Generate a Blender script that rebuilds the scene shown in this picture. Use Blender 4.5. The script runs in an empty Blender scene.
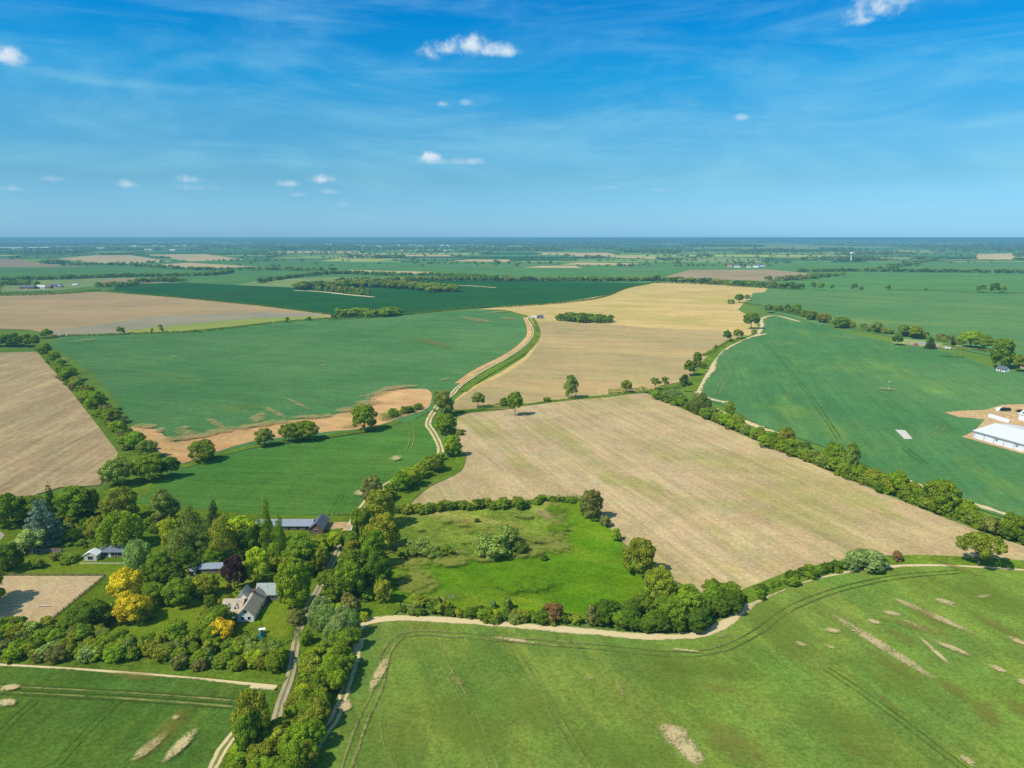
import bpy, math, random
import numpy as np
from mathutils import Vector

SC = bpy.context.scene
COL = SC.collection
R = math.radians
F = 710.0            # focal length in pixels at 1024 wide
H = 110.0            # drone height in metres
HORIZ = 237.0
PITCH = math.atan((384 - HORIZ) / F)
CP, SP = math.cos(PITCH), math.sin(PITCH)
rnd = random.Random(7)

# ------------------------------------------------------------------ camera
cam = bpy.data.cameras.new('camera')
cam.sensor_width = 36; cam.lens = F / 1024 * 36
cam.clip_start = 1; cam.clip_end = 200000
co = bpy.data.objects.new('camera', cam); COL.objects.link(co)
co.location = (0, 0, H); co.rotation_euler = (R(90) - PITCH, 0, 0)
SC.camera = co

def G(px, py, z=0.0):
    """surveyed ground point (x, y) seen at a photo position"""
    u = (px - 512) / F; v = (384 - py) / F
    d = (u, CP + v * SP, -SP + v * CP)
    t = (H - z) / -d[2]
    return (d[0] * t, d[1] * t)
def depth_at(y):                       # depth along the lens axis for a ground point at world Y
    return y * CP + H * SP
def height_for(Y, ytop):               # height whose top is seen at row ytop, standing at world Y
    v = (384 - ytop) / F
    return max(.8, H + Y * (-SP + v * CP) / (CP + v * SP))

# ------------------------------------------------------------------ render look
SC.view_settings.view_transform = 'Standard'; SC.view_settings.look = 'None'
SC.view_settings.exposure = 0; SC.view_settings.gamma = 1
SC.render.engine = 'CYCLES'
SC.cycles.use_denoising = False
SC.cycles.max_bounces = 4; SC.cycles.diffuse_bounces = 2; SC.cycles.glossy_bounces = 2
SC.cycles.transmission_bounces = 2; SC.cycles.transparent_max_bounces = 24; SC.cycles.volume_bounces = 0
SC.cycles.sample_clamp_indirect = 4

# ------------------------------------------------------------------ nodes helper
class NT:
    def __init__(s, tree):
        s.t = tree; s.n = tree.nodes; s.l = tree.links
    def add(s, typ, **kw):
        n = s.n.new(typ)
        for k, v in kw.items(): setattr(n, k, v)
        return n
    def set(s, sock, v):
        if isinstance(v, bpy.types.NodeSocket): s.l.new(v, sock)
        elif v is not None:
            if isinstance(v, (tuple, list)) and len(v) == 3 and len(sock.default_value) == 4: v = (*v, 1)
            sock.default_value = v
    def math(s, op, a, b=None, c=None, clamp=False):
        n = s.add('ShaderNodeMath', operation=op, use_clamp=clamp)
        s.set(n.inputs[0], a)
        if b is not None: s.set(n.inputs[1], b)
        if c is not None: s.set(n.inputs[2], c)
        return n.outputs[0]
    def vmath(s, op, a, b=None, out=0):
        n = s.add('ShaderNodeVectorMath', operation=op)
        s.set(n.inputs[0], a)
        if b is not None: s.set(n.inputs[1], b)
        return n.outputs[out]
    def mix(s, f, a, b, blend='MIX'):
        n = s.add('ShaderNodeMix', data_type='RGBA', blend_type=blend)
        s.set(n.inputs[0], f); s.set(n.inputs[6], a); s.set(n.inputs[7], b)
        return n.outputs[2]
    def noise(s, vec, scale, detail=3, rough=.55, dist=0.0, color=False):
        n = s.add('ShaderNodeTexNoise')
        s.set(n.inputs['Vector'], vec)
        n.inputs['Scale'].default_value = scale; n.inputs['Detail'].default_value = detail
        n.inputs['Roughness'].default_value = rough; n.inputs['Distortion'].default_value = dist
        return n.outputs[1 if color else 0]
    def ss(s, x, lo, hi, a=0.0, b=1.0):
        n = s.add('ShaderNodeMapRange', interpolation_type='SMOOTHSTEP')
        s.set(n.inputs[0], x); n.inputs[1].default_value = lo; n.inputs[2].default_value = hi
        n.inputs[3].default_value = a; n.inputs[4].default_value = b
        return n.outputs[0]
    def mapping(s, vec, rot=(0, 0, 0), scale=(1, 1, 1), loc=(0, 0, 0)):
        n = s.add('ShaderNodeMapping')
        s.set(n.inputs[0], vec); n.inputs[1].default_value = loc
        n.inputs[2].default_value = rot; n.inputs[3].default_value = scale
        return n.outputs[0]
    def gray(s, v):
        n = s.add('ShaderNodeCombineColor'); [s.set(n.inputs[i], v) for i in range(3)]
        return n.outputs[0]

def lin(c):
    c = c / 255.0
    return c / 12.92 if c <= .04045 else ((c + .055) / 1.055) ** 2.4
KK = (1.22, 1.33, 1.62)
def S(r, g, b, k=1.0):                # a colour as seen in sun -> base colour
    return tuple(lin(v) / q * k for v, q in zip((r, g, b), KK))

def new_mat(name):
    m = bpy.data.materials.new(name); m.use_nodes = True
    nt = NT(m.node_tree); nt.n.clear()
    out = nt.add('ShaderNodeOutputMaterial')
    return m, nt, out

# ------------------------------------------------------------------ field materials
def field_mat(name, c1, c2, c3=None, patch=.35, rows=0, streak=.10, grain=.14, tram=0.0, tramw=24, big=.007, thr=.56, pscale=.02, stretch=.06, gs=.35):
    m, nt, out = new_mat(name)
    pos = nt.add('ShaderNodeNewGeometry').outputs['Position']
    al = nt.mapping(pos, rot=(0, 0, -R(rows)))
    n1 = nt.noise(pos, big, 4, .6, .3)
    col = nt.mix(nt.ss(n1, .35, .65), c1, c2)
    if c3:
        pv = nt.mapping(al, scale=(1, .35, 1))
        n4 = nt.noise(pv, pscale, 7, .68, .4)
        col = nt.mix(nt.math('MULTIPLY', nt.ss(n4, thr, thr + .16), patch), col, c3)
    sv = nt.mapping(al, scale=(1, stretch, 1))
    n2 = nt.noise(sv, .28, 5, .65)
    f2 = nt.math('MULTIPLY_ADD', nt.math('SUBTRACT', n2, .5), streak * 4, 1.0)
    n2b = nt.noise(sv, .05, 4, .6)
    f2b = nt.math('MULTIPLY_ADD', nt.math('SUBTRACT', n2b, .5), streak * 2.4, 1.0)
    n3 = nt.noise(pos, gs * 1.3, 4, .8)
    f3 = nt.math('MULTIPLY_ADD', nt.math('SUBTRACT', nt.ss(n3, .33, .67), .5), grain * 1.7, 1.0)
    n5 = nt.noise(pos, .05, 5, .7)
    f5 = nt.math('MULTIPLY_ADD', nt.math('SUBTRACT', nt.ss(n5, .33, .67), .5), grain * .75, 1.0)
    f = nt.math('MULTIPLY', nt.math('MULTIPLY', f2, f2b), nt.math('MULTIPLY', f3, f5))
    if tram:
        sx = nt.add('ShaderNodeSeparateXYZ'); nt.l.new(al, sx.inputs[0])
        fr = nt.math('FRACT', nt.math('DIVIDE', sx.outputs[0], tramw))
        fr = nt.math('MULTIPLY', nt.math('ABSOLUTE', nt.math('SUBTRACT', fr, .5)), tramw)
        ln = nt.math('ABSOLUTE', nt.math('SUBTRACT', fr, .95))
        ln = nt.ss(ln, .2, .5, 1, 0)
        fade = nt.ss(nt.noise(pos, .011, 2), .42, .62)
        f = nt.math('MULTIPLY', f, nt.math('SUBTRACT', 1.0, nt.math('MULTIPLY', nt.math('MULTIPLY', ln, fade), tram)))
    col = nt.mix(1.0, col, nt.gray(f), 'MULTIPLY')
    # slight hue drift so the crop is not one colour
    hue = nt.noise(pos, .07, 5, .7, color=True)
    col = nt.mix(.16, col, nt.mix(1.0, col, nt.vmath('MULTIPLY', hue, (2, 2, 2)), 'MULTIPLY'))
    b = nt.add('ShaderNodeBsdfDiffuse'); nt.set(b.inputs[0], col); b.inputs[1].default_value = .6
    nt.l.new(b.outputs[0], out.inputs[0])
    return m

def ragged_mat(name, c1, c2, edge=.45, scale=.35, soft=.25, radial=False, density=.0, stretch=None, op=1.0):
    """bare soil / chalk whose edge dissolves into the crop around it"""
    m, nt, out = new_mat(name)
    pos = nt.add('ShaderNodeNewGeometry').outputs['Position']
    uv = nt.add('ShaderNodeUVMap').outputs[0]
    s = nt.add('ShaderNodeSeparateXYZ'); nt.l.new(uv, s.inputs[0])
    if radial:
        c = nt.vmath('SUBTRACT', nt.vmath('MULTIPLY', uv, (2, 2, 0)), (1, 1, 0))
        core = nt.math('SUBTRACT', 1.0, nt.vmath('LENGTH', c, out=1))
    else:
        core = nt.math('SUBTRACT', 1.0, nt.math('ABSOLUTE', nt.math('MULTIPLY_ADD', s.outputs[1], 2.0, -1.0)))
    n = nt.noise(pos, scale, 6, .7)
    lo = nt.noise(pos, scale * .12, 3, .6)
    k = nt.math('ADD', nt.math('MULTIPLY', nt.math('SUBTRACT', n, .5), edge * 4), nt.math('MULTIPLY', nt.math('SUBTRACT', lo, .5), edge * 2.4))
    k = nt.math('ADD', nt.math('ADD', core, k), -.32 + density)
    mask = nt.math('MULTIPLY', nt.math('MULTIPLY', nt.ss(k, -soft, soft), op), nt.ss(core, .02, .40 if radial else .10))
    col = nt.mix(nt.noise(pos, .5, 5, .7), c1, c2)
    b = nt.add('ShaderNodeBsdfDiffuse'); nt.set(b.inputs[0], col)
    t = nt.add('ShaderNodeBsdfTransparent')
    mx = nt.add('ShaderNodeMixShader'); nt.set(mx.inputs[0], mask)
    nt.l.new(t.outputs[0], mx.inputs[1]); nt.l.new(b.outputs[0], mx.inputs[2])
    nt.l.new(mx.outputs[0], out.inputs[0])
    return m

def plain(name, c, rough=.8, var=.12, scale=2.0, metal=0.0, spec=.3, stripes=None):
    m, nt, out = new_mat(name)
    pos = nt.add('ShaderNodeTexCoord').outputs['Object']
    n = nt.noise(pos, scale, 5, .65)
    f = nt.math('MULTIPLY_ADD', nt.math('SUBTRACT', n, .5), var * 4, 1.0)
    if stripes:
        ax, per, dk = stripes
        s = nt.add('ShaderNodeSeparateXYZ'); nt.l.new(pos, s.inputs[0])
        fr = nt.math('FRACT', nt.math('DIVIDE', s.outputs[ax], per))
        f = nt.math('MULTIPLY', f, nt.math('SUBTRACT', 1.0, nt.math('MULTIPLY', nt.math('LESS_THAN', fr, .16), dk)))
    col = nt.mix(1.0, (*c, 1), nt.gray(f), 'MULTIPLY')
    b = nt.add('ShaderNodeBsdfPrincipled'); nt.set(b.inputs['Base Color'], col)
    b.inputs['Roughness'].default_value = rough; b.inputs['Metallic'].default_value = metal
    b.inputs['Specular IOR Level'].default_value = spec
    nt.l.new(b.outputs[0], out.inputs[0])
    return m

def leaf_material(attr=False):
    m, nt, out = new_mat('foliage')
    if attr:
        oi = nt.add('ShaderNodeAttribute'); oi.attribute_name = 'tint'
    else: oi = nt.add('ShaderNodeObjectInfo')
    geo = nt.add('ShaderNodeNewGeometry')
    rpi = geo.outputs['Random Per Island']
    pos = geo.outputs['Position']
    v = nt.math('MULTIPLY_ADD', rpi, .9, .50)
    n = nt.noise(pos, .32, 3, .6)
    v = nt.math('MULTIPLY', v, nt.math('MULTIPLY_ADD', nt.math('SUBTRACT', n, .5), 1.5, 1.0))
    col = nt.mix(1.0, oi.outputs['Color'], nt.gray(v), 'MULTIPLY')
    warm = nt.ss(nt.noise(pos, .13, 2), .42, .68)
    col = nt.mix(nt.math('MULTIPLY', warm, .22), col, nt.mix(1.0, col, (1.35, 1.08, .7, 1), 'MULTIPLY'))
    d = nt.add('ShaderNodeBsdfDiffuse'); nt.set(d.inputs[0], col)
    t = nt.add('ShaderNodeBsdfTranslucent'); nt.set(t.inputs[0], nt.mix(1.0, col, (1.2, 1.15, .5, 1), 'MULTIPLY'))
    mx = nt.add('ShaderNodeMixShader'); mx.inputs[0].default_value = .36
    nt.l.new(d.outputs[0], mx.inputs[1]); nt.l.new(t.outputs[0], mx.inputs[2])
    nt.l.new(mx.outputs[0], out.inputs[0])
    return m
LEAF = leaf_material(); LEAFT = leaf_material(True)
BARK = plain('bark', (.09, .07, .05), .9, .25, 1.5)

# ------------------------------------------------------------------ object helpers
def tag(o, label=None, cat=None, group=None, kind=None):
    if label: o['label'] = label
    if cat: o['category'] = cat
    if group: o['group'] = group
    if kind: o['kind'] = kind
    return o
def link(o, parent=None):
    COL.objects.link(o)
    if parent: o.parent = parent
    return o
def empty(name, loc=(0, 0, 0), rz=0):
    o = bpy.data.objects.new(name, None); o.empty_display_size = .5
    o.location = loc; o.rotation_euler = (0, 0, rz)
    return link(o)
def pymesh(name, verts, faces, mats, uvs=None, fm=None, smooth=False):
    me = bpy.data.meshes.new(name); me.from_pydata(verts, [], faces); 
    if not isinstance(mats, (list, tuple)): mats = [mats]
    for m in mats: me.materials.append(m)
    if uvs:
        ul = me.uv_layers.new(name='UVMap')
        for p in me.polygons:
            for li in p.loop_indices: ul.data[li].uv = uvs[me.loops[li].vertex_index]
    if fm:
        for p, k in zip(me.polygons, fm): p.material_index = k
    if smooth:
        for p in me.polygons: p.use_smooth = True
    me.update()
    return me
def npmesh(name, V, n_per, mat):
    """V: (k*n_per, 3) array of separate polygons"""
    me = bpy.data.meshes.new(name); nv = len(V); nf = nv // n_per
    me.vertices.add(nv); me.vertices.foreach_set('co', V.astype(np.float32).ravel())
    me.loops.add(nv); me.loops.foreach_set('vertex_index', np.arange(nv, dtype=np.int32))
    me.polygons.add(nf); me.polygons.foreach_set('loop_start', np.arange(0, nv, n_per, dtype=np.int32))
    me.materials.append(mat); me.update(calc_edges=True); me.validate()
    return me

ZC = [0.03]
def nextz():
    ZC[0] += .006
    return ZC[0]
def smooth_path(P, step, closed=False):
    P = [np.array(p[:2], float) for p in P]; out = []
    n = len(P)
    if n == 2 and not closed:
        k = max(1, int(np.linalg.norm(P[1] - P[0]) / step))
        return [P[0] + (P[1] - P[0]) * i / k for i in range(k + 1)]
    rng_ = range(n) if closed else range(n - 1)
    for i in rng_:
        if closed: a, b, c, d = P[i - 1], P[i], P[(i + 1) % n], P[(i + 2) % n]
        else: b, c = P[i], P[i + 1]; a = P[i - 1] if i else 2 * b - c; d = P[i + 2] if i + 2 < n else 2 * c - b
        L = np.linalg.norm(c - b); k = max(1, min(200, int(L / step)))
        # centripetal-ish tangents limited to the chord
        m1 = (c - a) * L / (np.linalg.norm(c - b) + np.linalg.norm(b - a) + 1e-6)
        m2 = (d - b) * L / (np.linalg.norm(d - c) + np.linalg.norm(c - b) + 1e-6)
        for j in range(k):
            t = j / k; t2 = t * t; t3 = t2 * t
            out.append((2*t3-3*t2+1)*b + (t3-2*t2+t)*m1 + (-2*t3+3*t2)*c + (t3-t2)*m2)
    if not closed: out.append(P[-1])
    return out

HAND = []
def field(name, pts, mat, curve=False):
    P = [G(*p) for p in pts]
    if P[0][1] > 2000 and name != 'far_crop' and name != 'green_strip' and name != 'far_strip': HAND.append((name, P))
    if curve: P = [tuple(q) for q in smooth_path(P, 12, True)]
    z = nextz()
    me = pymesh(name, [(x, y, 0) for x, y in P], [list(range(len(P)))], mat)
    o = bpy.data.objects.new(name, me); o.location.z = z
    link(o); tag(o, kind='structure'); return o
def ribbon_mesh(name, W, width, mat, jit=.0, offs=(0,)):
    V, Fc, U = [], [], []
    for off in offs:
        n0 = len(V); L = 0
        for i, p in enumerate(W):
            a = W[max(0, i - 1)]; b = W[min(len(W) - 1, i + 1)]
            t = b - a; t = t / (np.linalg.norm(t) + 1e-9); nrm = np.array((-t[1], t[0]))
            w = width(i / (len(W) - 1)) if callable(width) else width
            w *= 1 + jit * rnd.uniform(-1, 1)
            c = p + nrm * off
            V += [(*(c - nrm * w / 2), 0), (*(c + nrm * w / 2), 0)]
            if i: L += np.linalg.norm(p - W[i - 1])
            U += [(L, 0), (L, 1)]
            if i: k = n0 + 2 * i; Fc.append((k - 2, k, k + 1, k - 1))
    return pymesh(name, V, Fc, mat, uvs=U)
def ribbon(name, pts, width, mat, jit=0.0, offs=(0,), step=3.0):
    W = smooth_path([G(*p) for p in pts], step)
    me = ribbon_mesh(name, W, width, mat, jit, offs)
    o = bpy.data.objects.new(name, me); o.location.z = nextz()
    link(o); tag(o, kind='structure'); return o
def patch(name, a, b, width, mat, over=1.25):
    """elongated ragged patch from photo point a to b, width in metres"""
    A = np.array(G(*a)); B = np.array(G(*b)); c = (A + B) / 2; d = (B - A) / 2 * over
    L = np.linalg.norm(d); t = d / L; n = np.array((-t[1], t[0])) * width / 2 * over
    V = [(*(c - d - n), 0), (*(c + d - n), 0), (*(c + d + n), 0), (*(c - d + n), 0)]
    me = pymesh(name, V, [(0, 1, 2, 3)], mat, uvs=[(0, 0), (1, 0), (1, 1), (0, 1)])
    o = bpy.data.objects.new(name, me); o.location.z = nextz()
    link(o); tag(o, kind='structure'); return o

# ------------------------------------------------------------------ sky
SUN_EL, SUN_AZ = 50.0, (-0.85, -0.53)        # sun stands left of and behind the drone
w = bpy.data.worlds.new('World'); SC.world = w; w.use_nodes = True
nt = NT(w.node_tree); nt.n.clear()
wo = nt.add('ShaderNodeOutputWorld'); bg = nt.add('ShaderNodeBackground')
sky = nt.add('ShaderNodeTexSky', sky_type='NISHITA')
sky.sun_disc = False; sky.sun_elevation = R(SUN_EL)
sky.sun_rotation = math.atan2(SUN_AZ[0], SUN_AZ[1])
sky.altitude = 100; sky.air_density = 1.0; sky.dust_density = .6; sky.ozone_density = 2.0
D = nt.add('ShaderNodeTexCoord').outputs['Generated']
sep = nt.add('ShaderNodeSeparateXYZ'); nt.l.new(D, sep.inputs[0])
el = sep.outputs[2]
# photo-like grading of the daylight sky (deeper azure towards the top of view, pale cyan low)
ramp = nt.add('ShaderNodeValToRGB'); nt.set(ramp.inputs[0], nt.math('MULTIPLY', el, 2.2, clamp=True))
els = ramp.color_ramp.elements
els[0].position = 0; els[0].color = (.52, 1.13, 2.1, 1)
els[1].position = 1; els[1].color = (0.9, 1.3, 1.5, 1)  # unseen overhead sky brightened and warmed to fill the shadows
for p_, c_ in ((.05, (.48, .99, 1.68, 1)), (.165, (.39, .86, 1.18, 1)), (.305, (.29, .93, 1.24, 1)), (.437, (.062, .95, 1.38, 1)), (.61, (.006, .86, 1.47, 1)), (.68, (.006, .84, 1.46, 1))):
    e = els.new(p_); e.color = c_
skycol = nt.mix(1.0, sky.outputs[0], ramp.outputs[0], 'MULTIPLY')
# cirrus wisps
cv = nt.mapping(D, rot=(0, R(8), 0), scale=(1.5, 1.5, 5.0))
c1 = nt.noise(cv, 2.4, 8, .6, .8)
cv2 = nt.mapping(D, rot=(0, R(-12), 0), scale=(1.1, 1.1, 8.0), loc=(3, 1, 2))
c2 = nt.noise(cv2, 3.2, 8, .6, .7)
cm = nt.math('ADD', nt.math('MULTIPLY', nt.ss(c1, .42, .78), .6), nt.math('MULTIPLY', nt.ss(c2, .44, .80), .5))
cm = nt.math('MULTIPLY', cm, nt.ss(el, .0, .10, .3, 1))
skycol = nt.mix(nt.math('MULTIPLY', cm, .50), skycol, (3.6, 7.4, 8.9, 1))
# small cumulus, far away
gd = nt.noise(D, 46, 8, .62)
gd2 = nt.noise(D, 16, 3, .55)
def cdir(px, py):
    d = Vector(((px - 512) / F, CP + (384 - py) / F * SP, -SP + (384 - py) / F * CP)); return d.normalized()
total = None; shade = None
for (px, py, a, b, op) in ((5, 58, 17, 10, 1), (448, 50, 22, 9, 1), (468, 47, 20, 12, 1), (498, 52, 20, 8, 1), (430, 55, 14, 8, .9), (876, 10, 26, 16, 1), (866, 20, 16, 8, .9), (893, 3, 22, 7, .6),
        (428, 158, 14, 6, .95), (433, 162, 22, 4, .5), (468, 162, 20, 5, .55), (442, 104, 6, 4, .6), (466, 103, 8, 4, .4), (742, 118, 9, 4, .6), (126, 185, 12, 5, .6), (190, 180, 12, 5, .6), (195, 188, 22, 5, .3),
        (288, 184, 14, 5, .6), (324, 180, 17, 6, .9), (330, 192, 14, 4, .4), (298, 195, 10, 3, .35), (50, 179, 13, 3.5, .4), (12, 189, 14, 4, .45), (345, 205, 12, 4, .2), (658, 190, 12, 3, .25), (612, 188, 16, 3, .25)):
    c = cdir(px, py); right = Vector((c.y, -c.x, 0)).normalized(); up = right.cross(c)
    v = nt.vmath('SUBTRACT', D, tuple(c))
    x = nt.vmath('DOT_PRODUCT', v, tuple(right * (F / a)), out=1)
    y = nt.vmath('DOT_PRODUCT', v, tuple(up * (F / b)), out=1)
    # flat base: squeeze the lower half
    y2 = nt.math('MULTIPLY', y, nt.ss(y, -.4, .1, 1.7, 1.0))
    r = nt.math('SQRT', nt.math('ADD', nt.math('MULTIPLY', x, x), nt.math('MULTIPLY', y2, y2)))
    k = nt.math('SUBTRACT', nt.math('SUBTRACT', 1.15, r), nt.math('ADD', nt.math('MULTIPLY', nt.math('SUBTRACT', gd, .5), -3.0), nt.math('MULTIPLY', nt.math('SUBTRACT', gd2, .5), -1.2)))
    k = nt.math('MULTIPLY', nt.ss(k, -.05, 1.35), nt.math('MULTIPLY', nt.ss(r, .7, 1.5, 1, 0), op))
    total = k if total is None else nt.math('MAXIMUM', total, k)
    sh = nt.math('MULTIPLY', k, nt.ss(y, -.6, .5, .0, 1.0))
    shade = sh if shade is None else nt.math('MAXIMUM', shade, sh)
ccol = nt.mix(shade, (5.0, 7.0, 8.6, 1), (8.2, 8.9, 9.4, 1))
skycol = nt.mix(nt.math('MULTIPLY', total, .93), skycol, ccol)
nt.set(bg.inputs[0], skycol); bg.inputs[1].default_value = .10
nt.l.new(bg.outputs[0], wo.inputs[0])

sun = bpy.data.lights.new('sun', 'SUN'); sun.energy = 4.5; sun.angle = R(.53); sun.color = (1, .95, .86)
so = bpy.data.objects.new('sun', sun); link(so)
ld = Vector((-SUN_AZ[0] * math.cos(R(SUN_EL)), -SUN_AZ[1] * math.cos(R(SUN_EL)), -math.sin(R(SUN_EL))))
so.rotation_euler = ld.to_track_quat('-Z', 'Y').to_euler(); so.location = (-60, -30, 200)

# ------------------------------------------------------------------ haze: a low absorbing layer whose own glow stands in for scattered daylight
HAZE_C = (lin(95), lin(157), lin(188))
def haze():
    m, nt, out = new_mat('haze')
    ab = nt.add('ShaderNodeVolumeAbsorption'); ab.inputs['Color'].default_value = (0, 0, 0, 1)
    dens = 1 / 6600; ab.inputs['Density'].default_value = dens
    em = nt.add('ShaderNodeEmission'); em.inputs[0].default_value = (*HAZE_C, 1); em.inputs[1].default_value = dens
    ad = nt.add('ShaderNodeAddShader'); nt.l.new(ab.outputs[0], ad.inputs[0]); nt.l.new(em.outputs[0], ad.inputs[1])
    nt.l.new(ad.outputs[0], out.inputs['Volume'])
    s = 90000; z0, z1 = -20, 84
    V = [(x, y, z) for z in (z0, z1) for x, y in ((-s, -s), (s, -s), (s, s), (-s, s))]
    me = pymesh('haze', V, [(3, 2, 1, 0), (4, 5, 6, 7), (0, 1, 5, 4), (1, 2, 6, 5), (2, 3, 7, 6), (3, 0, 4, 7)], m)
    tag(link(bpy.data.objects.new('haze', me)), kind='structure')
haze()

# ------------------------------------------------------------------ ground sheet to the horizon
gm = field_mat('meadow_green', S(112, 142, 60), S(98, 132, 58), S(132, 152, 70), rows=20, grain=.2)
me = pymesh('ground', [(-80000, -2000, 0), (80000, -2000, 0), (80000, 80000, 0), (-80000, 80000, 0)], [(0, 1, 2, 3)], gm)
tag(link(bpy.data.objects.new('ground', me)), kind='structure')
def hills():
    m = field_mat('hill_woods', S(50, 92, 70), S(62, 108, 84), big=.0006)
    rng = np.random.default_rng(3)
    for (Y, h0, name) in ((25000, 34, 'hills'),):
        V, Fc = [], []; n = 260; ph = rng.uniform(0, 6.28, 9)
        for i in range(n):
            x = (i / (n - 1) - .5) * Y * 2.4
            u = x / Y
            h = h0 * (1 + .55 * math.sin(u * 5 + ph[0]) + .3 * math.sin(u * 13 + ph[1]) + .18 * math.sin(u * 31 + ph[2]) + .1 * math.sin(u * 83 + ph[3]))
            V += [(x, Y - 2600, -1), (x, Y - 700, h * .7), (x, Y, h), (x, Y + 3000, -1)]
            if i:
                k = 4 * i
                for j in range(3): Fc.append((k - 4 + j, k + j, k + j + 1, k - 3 + j))
        tag(link(bpy.data.objects.new(name, pymesh(name, V, Fc, m, smooth=True))), kind='structure')
hills()

# ------------------------------------------------------------------ far patchwork of fields
FAR = []          # boundary segments for hedges (x0,y0,x1,y1)
WOODS = []
def far_fields():
    m, nt, out = new_mat('far_field')
    a = nt.add('ShaderNodeAttribute'); a.attribute_name = 'crop'
    pos = nt.add('ShaderNodeNewGeometry').outputs['Position']
    n = nt.noise(pos, .004, 5, .6)
    col = nt.mix(1.0, a.outputs['Color'], nt.gray(nt.math('MULTIPLY_ADD', nt.math('SUBTRACT', n, .5), .8, 1.0)), 'MULTIPLY')
    b = nt.add('ShaderNodeBsdfDiffuse'); nt.set(b.inputs[0], col); nt.l.new(b.outputs[0], out.inputs[0])
    g = random.Random(21)
    pal = [(S(100, 150, 88), 5), (S(76, 128, 76), 4), (S(128, 164, 92), 4), (S(54, 106, 62), 2.5), (S(160, 182, 104), 2.4), (S(222, 200, 146), 1.4), (S(200, 180, 130), .8), (S(186, 200, 110), .9), (S(60, 96, 50), 1.6)]
    cs = [p[0] for p in pal]; ws = [p[1] for p in pal]
    V, Fc, C = [], [], []
    Ys = [2750]; 
    while Ys[-1] < 22000: Ys.append(Ys[-1] + max(300, Ys[-1] * .11) * g.uniform(.75, 1.25))
    ang = {}
    for j in range(len(Ys) - 1):
        y0, y1 = Ys[j], Ys[j + 1]; ym = (y0 + y1) / 2; X = -ym * .95
        tilt0 = .05 * math.sin(j * 1.3); 
        while X < ym * .95:
            wd = g.uniform(.7, 1.9) * max(420, ym * .11)
            x0, x1 = X, X + wd; X = x1
            sk = g.uniform(-.25, .25) * (y1 - y0)
            q = [(x0, y0 + tilt0 * x0), (x1, y0 + tilt0 * x1), (x1 + sk, y1 + tilt0 * x1), (x0 + sk, y1 + tilt0 * x0)]
            c = g.choices(cs, ws)[0]; k = g.uniform(.85, 1.15)
            n0 = len(V); V += [(x, y, 0) for x, y in q]; Fc.append((n0, n0 + 1, n0 + 2, n0 + 3)); C += [tuple(v * k for v in c)] * 4
            FAR.append((*q[0], *q[1])); 
            if g.random() < .75: FAR.append((*q[1], *q[2]))
            if c == cs[-1] or g.random() < .03: WOODS.append(q)
    me = pymesh('far_fields', V, Fc, m)
    at = me.color_attributes.new('crop', 'FLOAT_COLOR', 'CORNER')
    for p in me.polygons:
        for li in p.loop_indices: at.data[li].color = (*C[me.loops[li].vertex_index], 1)
    o = link(bpy.data.objects.new('far_fields', me)); o.location.z = .02; tag(o, kind='structure')
far_fields()

#FIELDS
exec_fields = None
# ---- materials of the fields
M = {}
M['crop_near'] = field_mat('young_crop_near', S(118, 145, 60), S(105, 137, 62), S(140, 154, 68), patch=.5, rows=20, streak=.14, grain=.34, big=.016, thr=.46, pscale=.045, tram=.16, tramw=24, gs=1.0)
M['crop_left'] = field_mat('dark_crop', S(98, 130, 48), S(86, 122, 50), S(126, 142, 62), patch=.5, rows=-12, streak=.18, grain=.36, tram=.35, tramw=21, big=.02, thr=.50, gs=1.0)
M['stubble'] = field_mat('tilled_stubble', S(198, 178, 142), S(186, 168, 130), S(172, 166, 108), patch=.85, rows=20, streak=.22, grain=.22, big=.012, thr=.47, pscale=.03, stretch=.045, gs=.6, tram=.13, tramw=24)
M['gold'] = field_mat('dry_gold_field', S(218, 192, 134), S(204, 180, 122), S(184, 176, 100), patch=.8, rows=78, streak=.15, grain=.09, thr=.47, pscale=.016, stretch=.10, big=.009, gs=.1)
M['tan_grey'] = field_mat('dry_tan_field', S(190, 170, 126), S(174, 160, 118), S(204, 176, 128), patch=.7, rows=80, streak=.16, grain=.10, thr=.47, pscale=.016, stretch=.08, gs=.15)
M['crop_mid'] = field_mat('green_crop_mid', S(97, 142, 88), S(83, 132, 80), S(124, 154, 80), patch=.45, rows=70, streak=.15, grain=.17, tram=.12, tramw=28, thr=.55, gs=.3)
M['crop_low'] = field_mat('green_crop_low', S(94, 138, 60), S(80, 130, 56), S(112, 148, 66), patch=.5, rows=84, streak=.2, grain=.18, tram=.2, tramw=26, gs=.4)
M['plough'] = field_mat('tilled_soil', S(194, 172, 134), S(180, 160, 126), S(208, 182, 144), patch=.7, rows=6, streak=.28, grain=.2, gs=.3)
M['brown_far'] = field_mat('brown_far', S(198, 170, 130), S(182, 160, 124), S(176, 166, 112), patch=.6, rows=85, streak=.16, grain=.07, pscale=.008, gs=.1)
M['grey_soil'] = field_mat('grey_soil', S(174, 166, 142), S(158, 154, 136), rows=80, streak=.06, grain=.05)
M['yellow'] = field_mat('yellow_crop', S(176, 182, 84), S(150, 166, 90), rows=80, grain=.08)
M['dark'] = field_mat('deep_green_crop', S(46, 100, 50), S(38, 94, 46), rows=75, streak=.08, grain=.07, gs=.12)
M['pale'] = field_mat('pale_green_crop', S(150, 166, 110), S(128, 156, 96), rows=70, grain=.04)
M['sand'] = field_mat('sand_field', S(216, 196, 150), S(200, 178, 136), rows=70, grain=.04)
M['right'] = field_mat('green_crop_right', S(94, 138, 86), S(79, 130, 80), S(120, 154, 76), patch=.6, rows=-14, streak=.15, grain=.15, tram=.14, tramw=28, thr=.51, gs=.3)
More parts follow.
